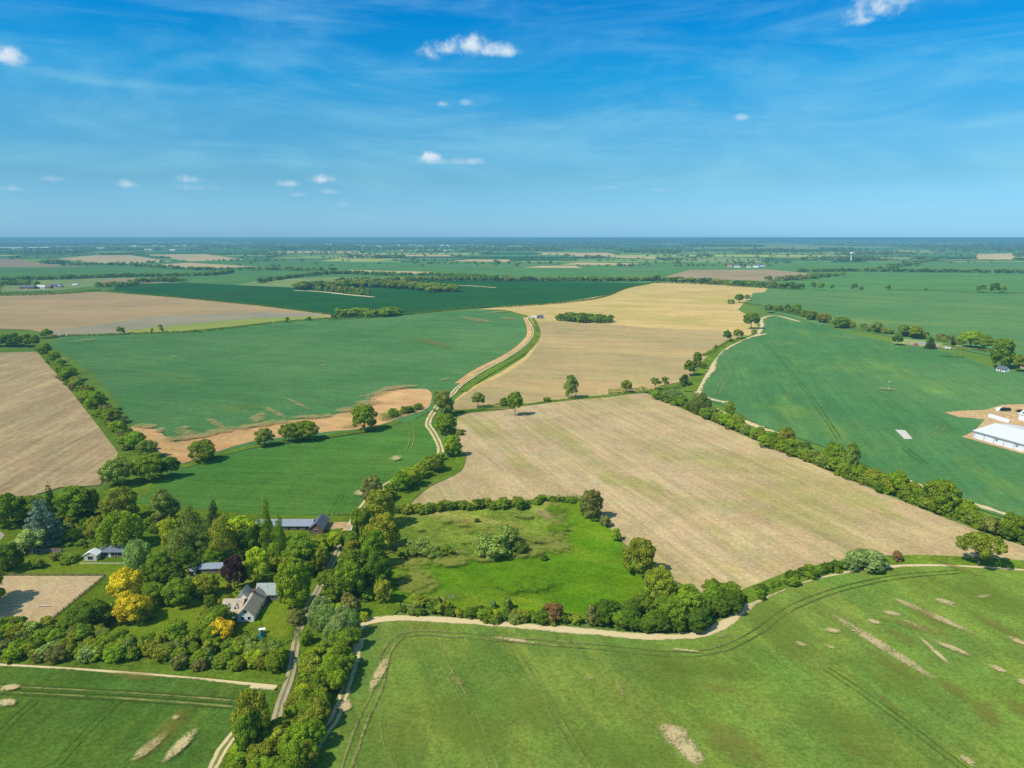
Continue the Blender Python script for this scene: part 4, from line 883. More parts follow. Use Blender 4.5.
# paddock
belt([(404, 514), (430, 513), (460, 510), (490, 508), (520, 507)], 34, (3.6, 5.4), (1.0, 1.4), ['bush'], ['mid', 'olive', 'dark'], 'olive green bush in the thick hedge above the paddock', 'bushes in the thick hedge above the paddock', 1.2)
belt([(525, 508), (545, 503), (575, 502)], 15, (2.5, 4.2), (1.0, 1.4), ['bush'], ['dark', 'mid'], 'dark bush at the right end of the hedge above the paddock', 'dark bushes at the right end of the hedge above the paddock', 1.2)
for px, top, base, w_, k_, col_, lb in ((591, 487, 520, 29, 'tall', 'brown', 'olive brown tree at the upper right corner of the paddock'), (638, 533, 575, 40, 'low', 'olive', 'dense olive round tree, upper one of two beside the stubble'), (659, 561, 602, 37, 'low', 'olive', 'dense olive round tree, lower one of two beside the stubble'), (605, 513, 527, 14, 'bush', 'brown', 'brownish bush beside the paddock corner tree'), (616, 526, 541, 12, 'bush', 'bright', 'small bright bush between paddock corner and olive tree'),
        (492, 531, 556, 44, 'bush', 'ash', 'wide grey green willow scrub in the middle of the paddock'), (508, 522, 545, 26, 'bush', 'ash', 'yellow green scrub behind the willow scrub'), (520, 540, 554, 22, 'bush', 'dark', 'dark bush right of the willow scrub'), (432, 543, 558, 28, 'bush', 'ash', 'left patch of pale scrub in the paddock'), (446, 544, 557, 20, 'bush', 'mid', 'green bush beside the left pale scrub'), (404, 545, 558, 16, 'bush', 'mid', 'green bush at the left side of the paddock'), (418, 536, 555, 30, 'bush', 'ash', 'pale scrub near the left side of the paddock'),
        (477, 517, 523, 6, 'bush', 'dark', 'tiny dark bush below the thick paddock hedge'), (544, 554, 561, 9, 'bush', 'dark', 'small dark bush at the edge of the lush grass'), (553, 601, 621, 26, 'bush', 'rust', 'reddish brown bush on the hedge above the chalk track'), (508, 594, 610, 11, 'bush', 'ash', 'small thin bush standing in the lush grass'), (493, 598, 609, 8, 'bush', 'willow', 'tiny pale bush left of the thin one in the lush grass'), (495, 608, 619, 14, 'bush', 'lime', 'lime green bush on the hedge above the chalk track'), (592, 602, 625, 16, 'bush', 'brown', 'thin brown bush at the left end of the dark tree belt')):
    tree(px, top, base, w_, k_, col_, lb)
belt([(408, 612), (430, 614), (460, 616), (480, 618), (520, 620), (545, 622), (575, 625)], 30, (2.2, 4.6), (.9, 1.4), ['bush'], ['mid', 'olive', 'bright', 'ash', 'dark'], 'mixed green bush between the paddock and the chalk track', 'bushes between the paddock and the chalk track', 1.0)
belt([(408, 606), (425, 606), (445, 611)], 8, (3, 5), (.9, 1.3), ['bush'], ['mid', 'olive'], 'taller bush at the lower left of the paddock', 'taller bushes at the lower left of the paddock', 1.2)
belt([(605, 626), (635, 629), (660, 630), (690, 627), (715, 618), (735, 607)], 30, (5, 7.5), (.8, 1.15), ['low'], ['dark', 'mid', 'dark'], 'dark green tree in the dense belt above the chalk track', 'trees in the dense belt above the chalk track', 1.8, name='tree')
belt([(625, 615), (665, 612), (700, 607), (730, 598)], 20, (5, 7.5), (.8, 1.1), ['low'], ['mid', 'mid', 'dark'], 'mid green tree at the back of the dense belt', 'trees at the back of the dense belt', 2.0, name='tree')
for px, top, base, w_, k_, col_, lb in ((574, 604, 627, 3, 'bush', 'mid', None), (690, 583, 616, 40, 'low', 'mid', 'broad crown standing highest in the dense belt'), (725, 583, 604, 34, 'low', 'mid', 'rounded tree at the right end of the dense belt'), (673, 592, 628, 34, 'low', 'mid', 'bright leafed tree in the middle of the dense belt')):
    if lb: tree(px, top, base, w_, k_, col_, lb)
# left diagonal hedge and wood
belt([(-60, 350), (-20, 347), (0, 346), (15, 346), (32, 347)], 40, (10, 15), (.8, 1.2), ['round', 'low'], ['mid', 'dark', 'bright'], 'green tree of the wood at the left edge of the photo', 'trees of the wood at the left edge of the photo', 7)
belt([(50, 360), (60, 372), (72, 383), (85, 396), (100, 412), (118, 432), (128, 440), (140, 452)], 46, (4.5, 8.5), (1, 1.4), ['bush', 'low'], ['mid', 'olive', 'bright', 'brown', 'mid'], 'mixed bush in the hedgerow running down from the left wood', 'bushes in the hedgerow running down from the left wood', 2.4, name='bush')
for px, top, base, w_, k_, col_, lb in ((44, 341, 354, 18, 'low', 'mid', 'round tree where the left hedgerow meets the wood'), (54, 350, 363, 15, 'low', 'mid', 'second round tree down the left hedgerow'), (70, 365, 381, 20, 'round', 'mid', 'dark leafed tree with shadow on the left hedgerow'), (97, 388, 412, 26, 'low', 'bright', 'bright clump halfway down the left hedgerow'), (112, 405, 424, 22, 'low', 'mid', 'green clump below the bright one on the left hedgerow'), (137, 430, 452, 24, 'round', 'mid', 'tree beside the start of the peach strip'), (148, 438, 458, 24, 'round', 'ash', 'pale tree near the start of the peach strip'),
        (118, 453, 486, 36, 'low', 'ash', 'grey green tree at the near corner of the tilled left field'), (150, 450, 481, 36, 'low', 'mid', 'broad tree at the foot of the left hedgerow'), (172, 455, 478, 20, 'round', 'dark', 'dark tree right of the broad tree at the hedgerow foot')):
    tree(px, top, base, w_, k_, col_, lb)
# farm and garden trees
T = [(9, 489, 527, 38, 'low', 'mid', 'round olive green tree at the left edge below the tilled field'), (33, 494, 522, 32, 'round', 'mid', 'green tree behind the silver cedar'), (45, 492, 545, 44, 'cedar', 'silver', 'large silver blue cedar in the garden'), (53, 480, 522, 17, 'conifer', 'conifer', 'dark narrow conifer behind the silver cedar'), (76, 482, 524, 42, 'round', 'mid', 'leafy tree right of the dark narrow conifer'), (95, 486, 520, 20, 'round', 'olive', 'tree squeezed between two large leafy crowns'),
     (121, 482, 524, 42, 'low', 'olive', 'big olive round tree in front of the low green field'), (165, 485, 524, 34, 'low', 'ash', 'lighter oval tree standing in the edge of the low green field'), (122, 511, 549, 43, 'willow', 'bright', 'bright yellow green weeping willow behind the bungalow'), (97, 512, 542, 24, 'low', 'olive', 'small olive tree left of the yellow green willow'), (8, 540, 572, 34, 'low', 'dark', 'dark green tree left of the lawn'), (32, 525, 552, 38, 'bush', 'willow', 'pale green low tree below the silver cedar'), (72, 527, 540, 22, 'bush', 'lime', 'lime bush right of the silver cedar'),
     (37, 556, 569, 16, 'bush', 'mid', 'round bush alone on the lawn'), (56, 551, 561, 14, 'bush', 'brown', 'brown clipped bush beside the garden wall'), (70, 553, 563, 22, 'bush', 'mid', 'low green bush left of the bungalow'), (138, 540, 567, 30, 'willow', 'willow', 'pale grey willow at the right end of the bungalow'), (160, 547, 580, 30, 'low', 'mid', 'green tree between pale willow and glasshouse'), (172, 512, 548, 28, 'low', 'lime', 'yellow green tree left of the grey poplars'),
     (193, 505, 556, 22, 'poplar', 'ash', 'grey green poplar, left one of the broad pair'), (204, 516, 556, 20, 'poplar', 'ash', 'grey green poplar, middle of the broad group'), (215, 497, 524, 17, 'conifer', 'conifer', 'dark pointed conifer tip above the poplars'), (225, 509, 562, 24, 'poplar', 'olive', 'grey green poplar, right one of the broad group'), (240, 511, 550, 38, 'low', 'lime', 'large yellow green tree left of the slender poplar'), (250, 520, 556, 24, 'low', 'mid', 'green tree under the slender poplar'),
     (268, 496, 556, 14, 'poplar', 'mid', 'tall slender poplar before the grey barn roof'), (281, 513, 562, 13, 'poplar', 'mid', 'shorter slender poplar right of the tall one'), (235, 550, 592, 28, 'low', 'purple', 'dark purple copper beech beside the grey roof'), (259, 543, 584, 34, 'low', 'lime', 'bright yellow green round tree above the cottage'), (303, 531, 570, 42, 'low', 'mid', 'large green tree in front of the dark barn'), (295, 551, 610, 42, 'tall', 'bright', 'tall bright green tree right of the cottage'),
     (206, 572, 598, 34, 'low', 'olive', 'olive brown tree below the glasshouse'), (219, 603, 630, 36, 'low', 'mid', 'mid green tree left of the cottage'), (222, 616, 640, 32, 'bush', 'orange', 'golden orange shrub left of the cottage gable'), (127, 564, 600, 36, 'low', 'gold', 'golden yellow tree, upper one of two on the lawn'), (133, 588, 623, 40, 'low', 'gold', 'golden yellow tree, lower one of two on the lawn'), (92, 597, 628, 46, 'low', 'dark', 'dark green tree at the corner of the riding arena'),
     (179, 575, 606, 36, 'low', 'mid', 'round green tree on the lawn below the glasshouse'), (155, 582, 606, 32, 'low', 'mid', 'green tree right of the upper golden tree'), (168, 560, 582, 34, 'low', 'dark', 'dark tree below the grey poplars'), (188, 545, 572, 30, 'low', 'dark', 'dark tree left of the glasshouse'), (214, 545, 566, 26, 'low', 'mid', 'green tree behind the grey roofed building'), (176, 618, 640, 30, 'low', 'mid', 'green tree at the edge of the lawn'), (199, 585, 600, 18, 'bush', 'mid', 'green bush below the grey roofed building'),
     (284, 575, 590, 14, 'bush', 'mid', 'green bush behind the cottage'), (320, 545, 572, 22, 'low', 'olive', 'olive tree beside the farm drive'), (297, 608, 624, 22, 'bush', 'brown', 'brownish bush below the tall bright tree'), (245, 632, 646, 18, 'bush', 'mid', 'green bush below the cottage gable'), (336, 600, 622, 24, 'bush', 'bright', 'bright bush beside the drive'), (364, 610, 622, 12, 'bush', 'lime', 'flowering pale bush at the corner of the near field'), (180, 528, 560, 24, 'poplar', 'ash', 'short grey green poplar left of the broad pair'),
     (5, 560, 572, 14, 'bush', 'mid', 'bush at the left end of the lawn'), (110, 538, 549, 18, 'bush', 'mid', 'bush behind the bungalow roof'), (148, 560, 580, 20, 'bush', 'mid', 'bush between bungalow and golden tree'), (328, 566, 590, 24, 'low', 'mid', 'green tree on the left bank of the drive'), (275, 540, 560, 16, 'low', 'mid', 'small green tree under the short poplar'), (374, 525, 570, 34, 'low', 'mid', 'green tree tucked behind the paddock corner'), (320, 535, 552, 20, 'bush', 'bright', 'bright shrub in front of the yard wall')]
T += [(-14, 560, 606, 44, 'low', 'mid', 'tree past the left edge shading the riding arena'), (-34, 572, 622, 50, 'low', 'mid', 'second tree past the left edge beside the riding arena')]
for bp, bn in (([(140, 575), (160, 570), (190, 590), (205, 600)], 7), ([(170, 550), (200, 548), (235, 560), (255, 570)], 9), ([(60, 535), (95, 530), (135, 540)], 6), ([(205, 612), (215, 625), (235, 640)], 4), ([(300, 560), (280, 568), (275, 575)], 4)):
    belt(bp, bn, (4, 7), (.9, 1.2), ['low', 'bush'], ['mid', 'olive', 'bright', 'dark', 'ash'], 'mixed garden tree filling the gaps between the farm buildings', 'garden trees filling the gaps between the farm buildings', 1.6, name='tree')
T += [(260, 519, 546, 20, 'low', 'bright', 'bright tree left of the tall slender poplar'), (275, 524, 548, 16, 'low', 'mid', 'small tree between the two slender poplars'), (258, 532, 548, 18, 'low', 'mid', 'green tree below the left end of the barn roof'), (292, 534, 552, 22, 'low', 'bright', 'bright tree below the middle of the barn roof'), (314, 538, 556, 20, 'low', 'mid', 'green tree in front of the dark cross wing'),
      (228, 592, 606, 16, 'bush', 'mid', 'bush at the upper left of the cottage'), (306, 628, 645, 18, 'low', 'mid', 'tree shading the lane beside the clipped hedge'), (146, 606, 622, 22, 'bush', 'olive', 'olive bush below the lower golden tree'), (200, 622, 640, 24, 'low', 'mid', 'green tree left of the orange shrub'), (110, 600, 620, 22, 'bush', 'mid', 'bush between arena corner and golden tree')]
for t in T: tree(*t)
belt([(-30, 651), (0, 653), (40, 655), (80, 657), (120, 659), (160, 661), (200, 664), (240, 667), (285, 669)], 62, (3.5, 6), (.9, 1.3), ['low', 'bush'], ['mid', 'mid', 'olive', 'bright', 'bright', 'brown', 'willow'], 'mixed green tree in the thick belt above the chalky field margin', 'trees in the thick belt above the chalky field margin', 1.3, name='tree')
belt([(-30, 640), (0, 641), (50, 643), (100, 647), (150, 652), (200, 654), (240, 656), (280, 658)], 48, (4, 7), (.9, 1.25), ['low', 'bush'], ['mid', 'bright', 'olive', 'mid', 'ash'], 'bushy tree at the back of the thick belt above the field margin', 'trees at the back of the thick belt above the field margin', 1.8, name='tree')
belt([(-20, 628), (20, 630), (60, 632), (100, 634)], 14, (3.5, 5.5), (.9, 1.3), ['bush'], ['mid', 'olive'], 'bush just below the riding arena', 'bushes just below the riding arena', 1.5)
belt([(320, 626), (332, 630), (345, 636), (335, 650)], 9, (6, 9), (.8, 1.1), ['willow'], ['willow'], 'pale grey green tree at the head of the lane row', 'pale trees at the head of the lane row', 1.5, name='tree')
belt([(345, 650), (338, 672), (328, 692), (316, 715), (305, 738), (296, 760), (288, 785), (270, 830)], 36, (5.5, 8.5), (.75, 1.1), ['low', 'round'], ['mid', 'mid', 'olive', 'bright'], 'green tree in the row between lane and near field', 'trees in the row between lane and near field', 1.6, name='tree')
belt([(318, 650), (310, 672), (303, 695), (296, 715), (285, 740), (272, 765), (255, 800)], 26, (3.5, 6), (.9, 1.2), ['bush', 'low'], ['bright', 'mid', 'olive', 'lime'], 'lighter shrub on the lane side of the tree row', 'lighter shrubs on the lane side of the tree row', 1.2, name='bush')
tree(254, 684, 741, 44, 'low', 'olive', 'large rounded olive tree between the near left field and the lane')
tree(248, 705, 752, 30, 'low', 'mid', 'smaller tree nestled under the large rounded olive tree')
belt([(262, 735), (250, 755), (240, 775), (228, 800)], 14, (2, 3.6), (1, 1.5), ['bush'], ['bright', 'mid'], 'bright low shrub beside the lane under the olive tree', 'bright low shrubs beside the lane under the olive tree', 1.2)
hedge([(262, 642), (282, 646), (292, 640), (297, 625), (302, 614)], 1.6, 1.8, 'dark', 'dark clipped hedge along the cottage garden and lane', .35)
hedge([(322, 516), (345, 516), (356, 517)], 1.5, 1.2, 'rust', 'low brown hedge behind the farm yard', .4)
belt([(12, 552), (40, 549), (80, 547), (100, 548)], 14, (1.8, 3), (1, 1.6), ['bush'], ['mid', 'dark'], 'low bush along the garden wall left of the bungalow', 'low bushes along the garden wall left of the bungalow', 1.0)
belt([(140, 530), (165, 532), (185, 535)], 9, (3, 5), (1, 1.4), ['bush'], ['mid', 'dark'], 'bush around the small dark roofed shed', 'bushes around the small dark roofed shed', 2)
belt([(0, 517), (30, 520), (60, 524), (100, 520), (140, 522), (170, 524)], 20, (3, 6), (1, 1.4), ['bush'], ['mid', 'dark', 'olive'], 'bush under the tall trees edging the garden', 'bushes under the tall trees edging the garden', 1.5)
belt([(170, 585), (205, 610), (240, 600), (258, 588), (275, 590)], 8, (1.5, 2.6), (1, 1.5), ['bush'], ['mid', 'olive'], 'small shrub dotted about the cottage lawn', 'small shrubs dotted about the cottage lawn', 2)
belt([(300, 585), (318, 560), (335, 540), (350, 550), (365, 575), (360, 600)], 26, (4, 7.5), (.9, 1.2), ['low', 'bush'], ['mid', 'dark', 'olive', 'mid'], 'green tree crowding round the farm drive', 'green trees crowding round the farm drive', 3, name='tree')

#BUILT
# ------------------------------------------------------------------ buildings
MW = dict(white=plain('white_render', (.86, .84, .78), .8, .05), metal=plain('pale_sheet_metal', (.72, .70, .63), .8, .06, .6, 0, .1, (0, 1.0, .14)), clad=plain('white_cladding', (.80, .81, .80), .5, .03, 1), slate=plain('slate_roof', (.13, .14, .16), .6, .15, 3, 0, .3, (2, .35, .25)), blueslate=plain('grey_slate_roof', (.12, .145, .18), .6, .12, 3, 0, .4, (2, .35, .2)),
          thatch=plain('old_thatch', (.46, .37, .25), .95, .4, 1.6), greenroof=plain('weathered_roof', (.34, .37, .33), .8, .25, 2), brick=plain('brick_wall', (.20, .10, .07), .85, .15, 6), black=plain('black_boards', (.03, .03, .032), .8, .2, 3, 0, .2, (0, .3, .3)), glass=plain('window_glass', (.03, .04, .05), .12, .05, 1, 0, .6), frame=plain('painted_frame', (.7, .7, .68), .6, .05), wood=plain('fence_timber', (.16, .12, .09), .85, .2, 4),
          solar=plain('solar_glass', (.035, .07, .17), .2, .1, 1, 0, .6, (0, 1.0, .5)), grey=plain('grey_steel', (.30, .31, .33), .5, .08), greyroof=plain('grey_sheet_roof', (.27, .30, .34), .7, .14, 1.5, 0, .2, (0, .8, .18)), red=plain('red_paint', (.45, .07, .06), .5, .08), pink=plain('pink_paint', (.62, .36, .33), .6, .08), cream=plain('cream_paint', (.66, .58, .44), .7, .06), stone=plain('flint_wall', (.24, .2, .18), .9, .2, 5), teal=plain('teal_canvas', (.03, .22, .28), .8, .1, 3), tile=plain('clay_tiles', (.28, .12, .08), .85, .15, 3, 0, .2, (2, .3, .2)), rubber=plain('black_rubber', (.02, .02, .02), .9, .1))
def boxm(V, Fc, x0, x1, y0, y1, z0, z1):
    k = len(V); V += [(x, y, z) for z in (z0, z1) for x, y in ((x0, y0), (x1, y0), (x1, y1), (x0, y1))]
    Fc += [(k+3, k+2, k+1, k), (k+4, k+5, k+6, k+7), (k, k+1, k+5, k+4), (k+1, k+2, k+6, k+5), (k+2, k+3, k+7, k+6), (k+3, k, k+4, k+7)]
def part(name, boxes, mat, parent, label=None):
    V, Fc = [], []
    for b in boxes: boxm(V, Fc, *b)
    o = link(bpy.data.objects.new(name, pymesh(name, V, Fc, mat)), parent)
    if label: o['label'] = label
    return o
def gable(parent, x0, x1, y0, y1, eave, ridge, wall, roof, axis='x', over=.35, th=.22, z0=0, chimney=None, hip=0.0):
    """a block with a pitched roof; ridge runs along local x or y"""
    V, Fc = [], []
    if axis == 'x':
        ym = (y0 + y1) / 2
        V = [(x0, y0, z0), (x1, y0, z0), (x1, y1, z0), (x0, y1, z0), (x0, y0, eave), (x1, y0, eave), (x1, y1, eave), (x0, y1, eave), (x0 + hip, ym, ridge - .05), (x1 - hip, ym, ridge - .05)]
        Fc = [(0, 1, 5, 4), (2, 3, 7, 6), (1, 2, 6, 9, 5), (3, 0, 4, 8, 7)]
        s = (ridge - eave) / (ym - y0); e0 = eave - s * over
        A = [(x0 - over, y0 - over, e0), (x1 + over, y0 - over, e0), (x1 + over - hip, ym, ridge), (x0 - over + hip, ym, ridge), (x1 + over, y1 + over, e0), (x0 - over, y1 + over, e0)]
    else:
        xm = (x0 + x1) / 2
        V = [(x0, y0, z0), (x1, y0, z0), (x1, y1, z0), (x0, y1, z0), (x0, y0, eave), (x1, y0, eave), (x1, y1, eave), (x0, y1, eave), (xm, y0, ridge - .05), (xm, y1, ridge - .05)]
        Fc = [(0, 1, 5, 8, 4), (2, 3, 7, 9, 6), (1, 2, 6, 5), (3, 0, 4, 7)]
        s = (ridge - eave) / (xm - x0); e0 = eave - s * over
        A = [(x0 - over, y1 + over, e0), (x0 - over, y0 - over, e0), (xm, y0 - over, ridge), (xm, y1 + over, ridge), (x1 + over, y0 - over, e0), (x1 + over, y1 + over, e0)]
    link(bpy.data.objects.new('wall', pymesh('wall', V, Fc, wall)), parent)
    B = [(x, y, z + th) for x, y, z in A]
    RF = [(6, 7, 8, 9), (9, 8, 10, 11), (3, 2, 1, 0), (5, 4, 2, 3), (0, 1, 7, 6), (1, 2, 8, 7), (2, 4, 10, 8), (4, 5, 11, 10), (5, 3, 9, 11), (3, 0, 6, 9)]
    if hip: RF += [(1, 4, 2), (0, 3, 5), (7, 8, 10), (6, 11, 9)]
    rf = link(bpy.data.objects.new('roof', pymesh('roof', A + B, RF, roof)), parent)
    if chimney:
        for cx, cy in chimney: part('chimney', [(cx - .4, cx + .4, cy - .4, cy + .4, ridge - 1.0, ridge + 1.2), (cx - .48, cx + .48, cy - .48, cy + .48, ridge + 1.2, ridge + 1.36)], MW['brick'], rf)
    return rf
def window(parent, x, y, z, wd, ht, face='-y', name='window'):
    t = .04
    if face in ('-y', '+y'):
        s = -1 if face == '-y' else 1; ya, yb = sorted((y, y + s * .07)); yp, yq = sorted((y, y + s * .045))
        f = part(name, [(x - wd/2 - .07, x + wd/2 + .07, ya, yb, z - .08, z), (x - wd/2 - .07, x + wd/2 + .07, ya, yb, z + ht, z + ht + .08), (x - wd/2 - .07, x - wd/2, ya, yb, z, z + ht), (x + wd/2, x + wd/2 + .07, ya, yb, z, z + ht)], MW['frame'], parent)
        part('pane', [(x - wd/2, x + wd/2, yp, yq, z, z + ht)], MW['glass'], f)
    else:
        s = -1 if face == '-x' else 1; xa, xb = sorted((x, x + s * .07)); xp, xq = sorted((x, x + s * .045))
        f = part(name, [(xa, xb, y - wd/2 - .07, y + wd/2 + .07, z - .08, z), (xa, xb, y - wd/2 - .07, y + wd/2 + .07, z + ht, z + ht + .08), (xa, xb, y - wd/2 - .07, y - wd/2, z, z + ht), (xa, xb, y + wd/2, y + wd/2 + .07, z, z + ht)], MW['frame'], parent)
        part('pane', [(xp, xq, y - wd/2, y + wd/2, z, z + ht)], MW['glass'], f)
def place(name, p, q, label, cat='building', group=None):
    """local origin at photo point p, local +x toward photo point q"""
    a = G(*p); b = G(*q)
    o = empty(name, (a[0], a[1], 0), math.atan2(b[1] - a[1], b[0] - a[0])); tag(o, label, cat, group)
    return o, math.hypot(b[0] - a[0], b[1] - a[1])

# thatched cottage: white gable toward the camera
o, L = place('thatched_cottage', (238, 623), (254, 623), 'white thatched cottage with weathered rear wing among the trees')
o.rotation_euler.z += R(2)
gable(o, 0, 4.6, 0, 12, 2.4, 4.7, MW['white'], MW['thatch'], 'y', .45, .4, chimney=[(2.3, 8.5)])
gable(o, 1.6, 8.0, 12.1, 17, 2.6, 4.8, MW['brick'], MW['greenroof'], 'x', .4, .3)
gable(o, -5.6, -.1, 2.2, 10.0, 2.0, 4.2, MW['white'], MW['thatch'], 'x', .4, .35)
part('door', [(4.6, 4.66, 7, 7.9, 0, 1.95)], MW['wood'], o)
for dx in (-4.6, -2.2):
    V_ = [(dx, 2.9, 2.5), (dx + 1.3, 2.9, 2.5), (dx + 1.3, 2.9, 3.5), (dx + .65, 2.9, 4.0), (dx, 2.9, 3.5), (dx, 5.6, 3.5), (dx + .65, 5.9, 4.0), (dx + 1.3, 5.6, 3.5)]
    dm = link(bpy.data.objects.new('dormer', pymesh('dormer', V_, [(0, 1, 2, 3, 4), (4, 3, 6, 5), (3, 2, 7, 6), (1, 7, 2), (0, 4, 5)], [MW['white'], MW['thatch']], fm=[0, 1, 1, 0, 0])), o)
    part('pane', [(dx + .35, dx + .95, 2.84, 2.88, 2.9, 3.45)], MW['glass'], dm)
gable(o, -3.6, -.12, 10.1, 14.5, 2.2, 4.4, MW['white'], MW['greenroof'], 'y', .3, .25)
window(o, 2.3, 0, 3.1, .8, .8); window(o, 1.4, 0, 1.0, .8, 1); window(o, 3.3, 0, 1.0, .8, 1)
for y in (2.5, 5, 10): window(o, 4.6, y, 1.1, .9, .9, '+x')
for x in (-3, -1.3): window(o, x, 2.2, .9, .7, .8)
for x in (6.5, 8): window(o, x, 12.1, .9, .8, .9)
# bungalow with slate roof and white gabled porch
o, L = place('bungalow', (97, 560), (128, 560), 'low bungalow with blue grey slate roof and pale terrace by the riding arena')
gable(o, -1, L + 1.5, 1.5, 7.5, 2.5, 4.0, MW['brick'], MW['blueslate'], 'x', .5, .18, hip=2.2)
gable(o, -3.4, .9, -1.6, 1.45, 2.5, 3.7, MW['cream'], MW['white'], 'y', .3, .15)
part('terrace', [(-3.8, L + 1, -3.4, -1.7, 0, .15), (1, L + 1, -1.7, 1.45, 0, .15)], MW['cream'], o); part('parapet', [(-3.8, L + 1, -3.6, -3.4, 0, .6)], MW['cream'], o)
window(o, -1.2, -1.6, .9, 1.8, 1.3)
for x in (2.4, 4.8, 7.2): window(o, x, 1.5, .8, 1.4, 1.2)
part('door', [(3.4, 4.1, 1.42, 1.5, .35, 2.3)], MW['white'], o)
# small dark shed with white front
o, L = place('garden_shed', (151, 533), (160, 534), 'small shed with black roof and white front among the trees', 'shed')
gable(o, 0, 4.2, 0, 4, 2.0, 3.9, MW['white'], MW['black'], 'x', .4, .25, hip=.8)
part('door', [(1.6, 2.5, -.06, 0, 0, 1.8)], MW['wood'], o)
window(o, 3.4, 0, .9, .6, .7)
# grey roofed outbuilding and glasshouse
o, L = place('outbuilding', (199, 575), (226, 574), 'long low outbuilding with grey sheet roof beside the copper beech')
gable(o, 0, 8.4, 0, 4.2, 2.2, 3.2, MW['brick'], MW['greyroof'], 'x', .3, .12)
for x in (2, 4.5, 7): window(o, x, 0, .9, 1, .8)
part('door', [(3, 3.8, -.05, 0, 0, 1.9)], MW['wood'], o)
o, L = place('glasshouse', (186, 576), (198, 576), 'pale glazed garden house left of the grey roofed outbuilding', 'greenhouse')
gable(o, 0, 3.2, 0, 3.4, 1.9, 2.8, MW['greenroof'], MW['metal'], 'x', .1, .08)
window(o, 1.6, 0, .5, 2.2, 1.1)
# barn range
o, L = place('farm_barn', (256, 531), (316, 531), 'long barn with pale grey roof and dark cross wing behind the slender poplars', 'barn')
gable(o, 0, L - 1.5, 0, 5, 2.2, 3.7, MW['black'], MW['greyroof'], 'x', .4, .15)
gable(o, L - 1.4, L + 3.6, -3.5, 5.6, 2.5, 4.6, MW['brick'], MW['slate'], 'y', .35, .18)
for k in range(5): part('door', [(3 + 3.4 * k, 5.4 + 3.4 * k, -.06, 0, 0, 2.0)], MW['wood'], o)
window(o, L + 1, -3.5, 1.0, 1.2, 1.1); window(o, L + 3.6, 0, 1.0, 1.0, 1.1, '+x')
# yard wall
o, L = place('yard_wall', (345, 545), (355, 524), 'low brick wall edging the farm yard', 'wall')
part('wall', [(0, L, -.15, .15, 0, 1.0)], MW['brick'], o); part('coping', [(-.05, L + .05, -.2, .2, 1.003, 1.08)], MW['cream'], o)
o, L = place('garden_wall', (30, 553), (62, 553), 'dark flint garden wall left of the bungalow', 'wall')
part('wall', [(0, L, -.2, .2, 0, 1.7)], MW['stone'], o); part('coping', [(-.05, L + .05, -.26, .26, 1.703, 1.8)], MW['brick'], o)
# white barn at the right edge
o, L = place('white_barn', (973, 438.5), (1024, 453), 'large white clad barn with pale metal roof at the right edge', 'barn')
LB = 46; WB = 33
gable(o, 0, LB, 0, WB, 4.6, 7.2, MW['clad'], MW['metal'], 'x', .5, .2)
part('gutter', [(-.3, LB, -.78, -.5, 4.2, 4.4)], MW['grey'], o)
part('fascia', [(0, LB, -.07, 0, 3.55, 3.7)], MW['grey'], o)
for k in range(8): part('downpipe', [(.6 + 5.6 * k, .78 + 5.6 * k, -.16, -.075, 0, 3.5)], MW['grey'], o)
for k in (2, 4): part('vent', [(1.5 + 5.6 * k, 2.9 + 5.6 * k, -.4, -.08, 2.6, 3.4)], MW['grey'], o)
part('door', [(-.08, 0, 9, 14, 0, 4)], MW['grey'], o)
o, L = place('solar_shed', (1018, 420.5), (1052, 428), 'shed with blue solar panel roof behind the white barn', 'barn')
rf = gable(o, 0, 22, 0, 16, 4.2, 7.0, MW['clad'], MW['metal'], 'x', .4, .2)
V = [(1, .8, 4.2 + .35 * .8 + .30), (21, .8, 4.2 + .35 * .8 + .30), (21, 7.4, 4.2 + .35 * 7.4 + .30), (1, 7.4, 4.2 + .35 * 7.4 + .30)]
link(bpy.data.objects.new('solar_panel', pymesh('solar_panel', V, [(0, 1, 2, 3)], MW['solar'])), rf)
def lathe(prof, n=12):
    V, Fc = [], []
    for r, z in prof:
        for i in range(n): V.append((r * math.cos(6.2832 * i / n), r * math.sin(6.2832 * i / n), z))
    for s in range(len(prof) - 1):
        for i in range(n): j = (i + 1) % n; Fc.append((s*n + i, s*n + j, s*n + n + j, s*n + n + i))
    return V, Fc
def copyobj(src, parent):
    c = src.copy(); COL.objects.link(c); c.parent = parent; return c
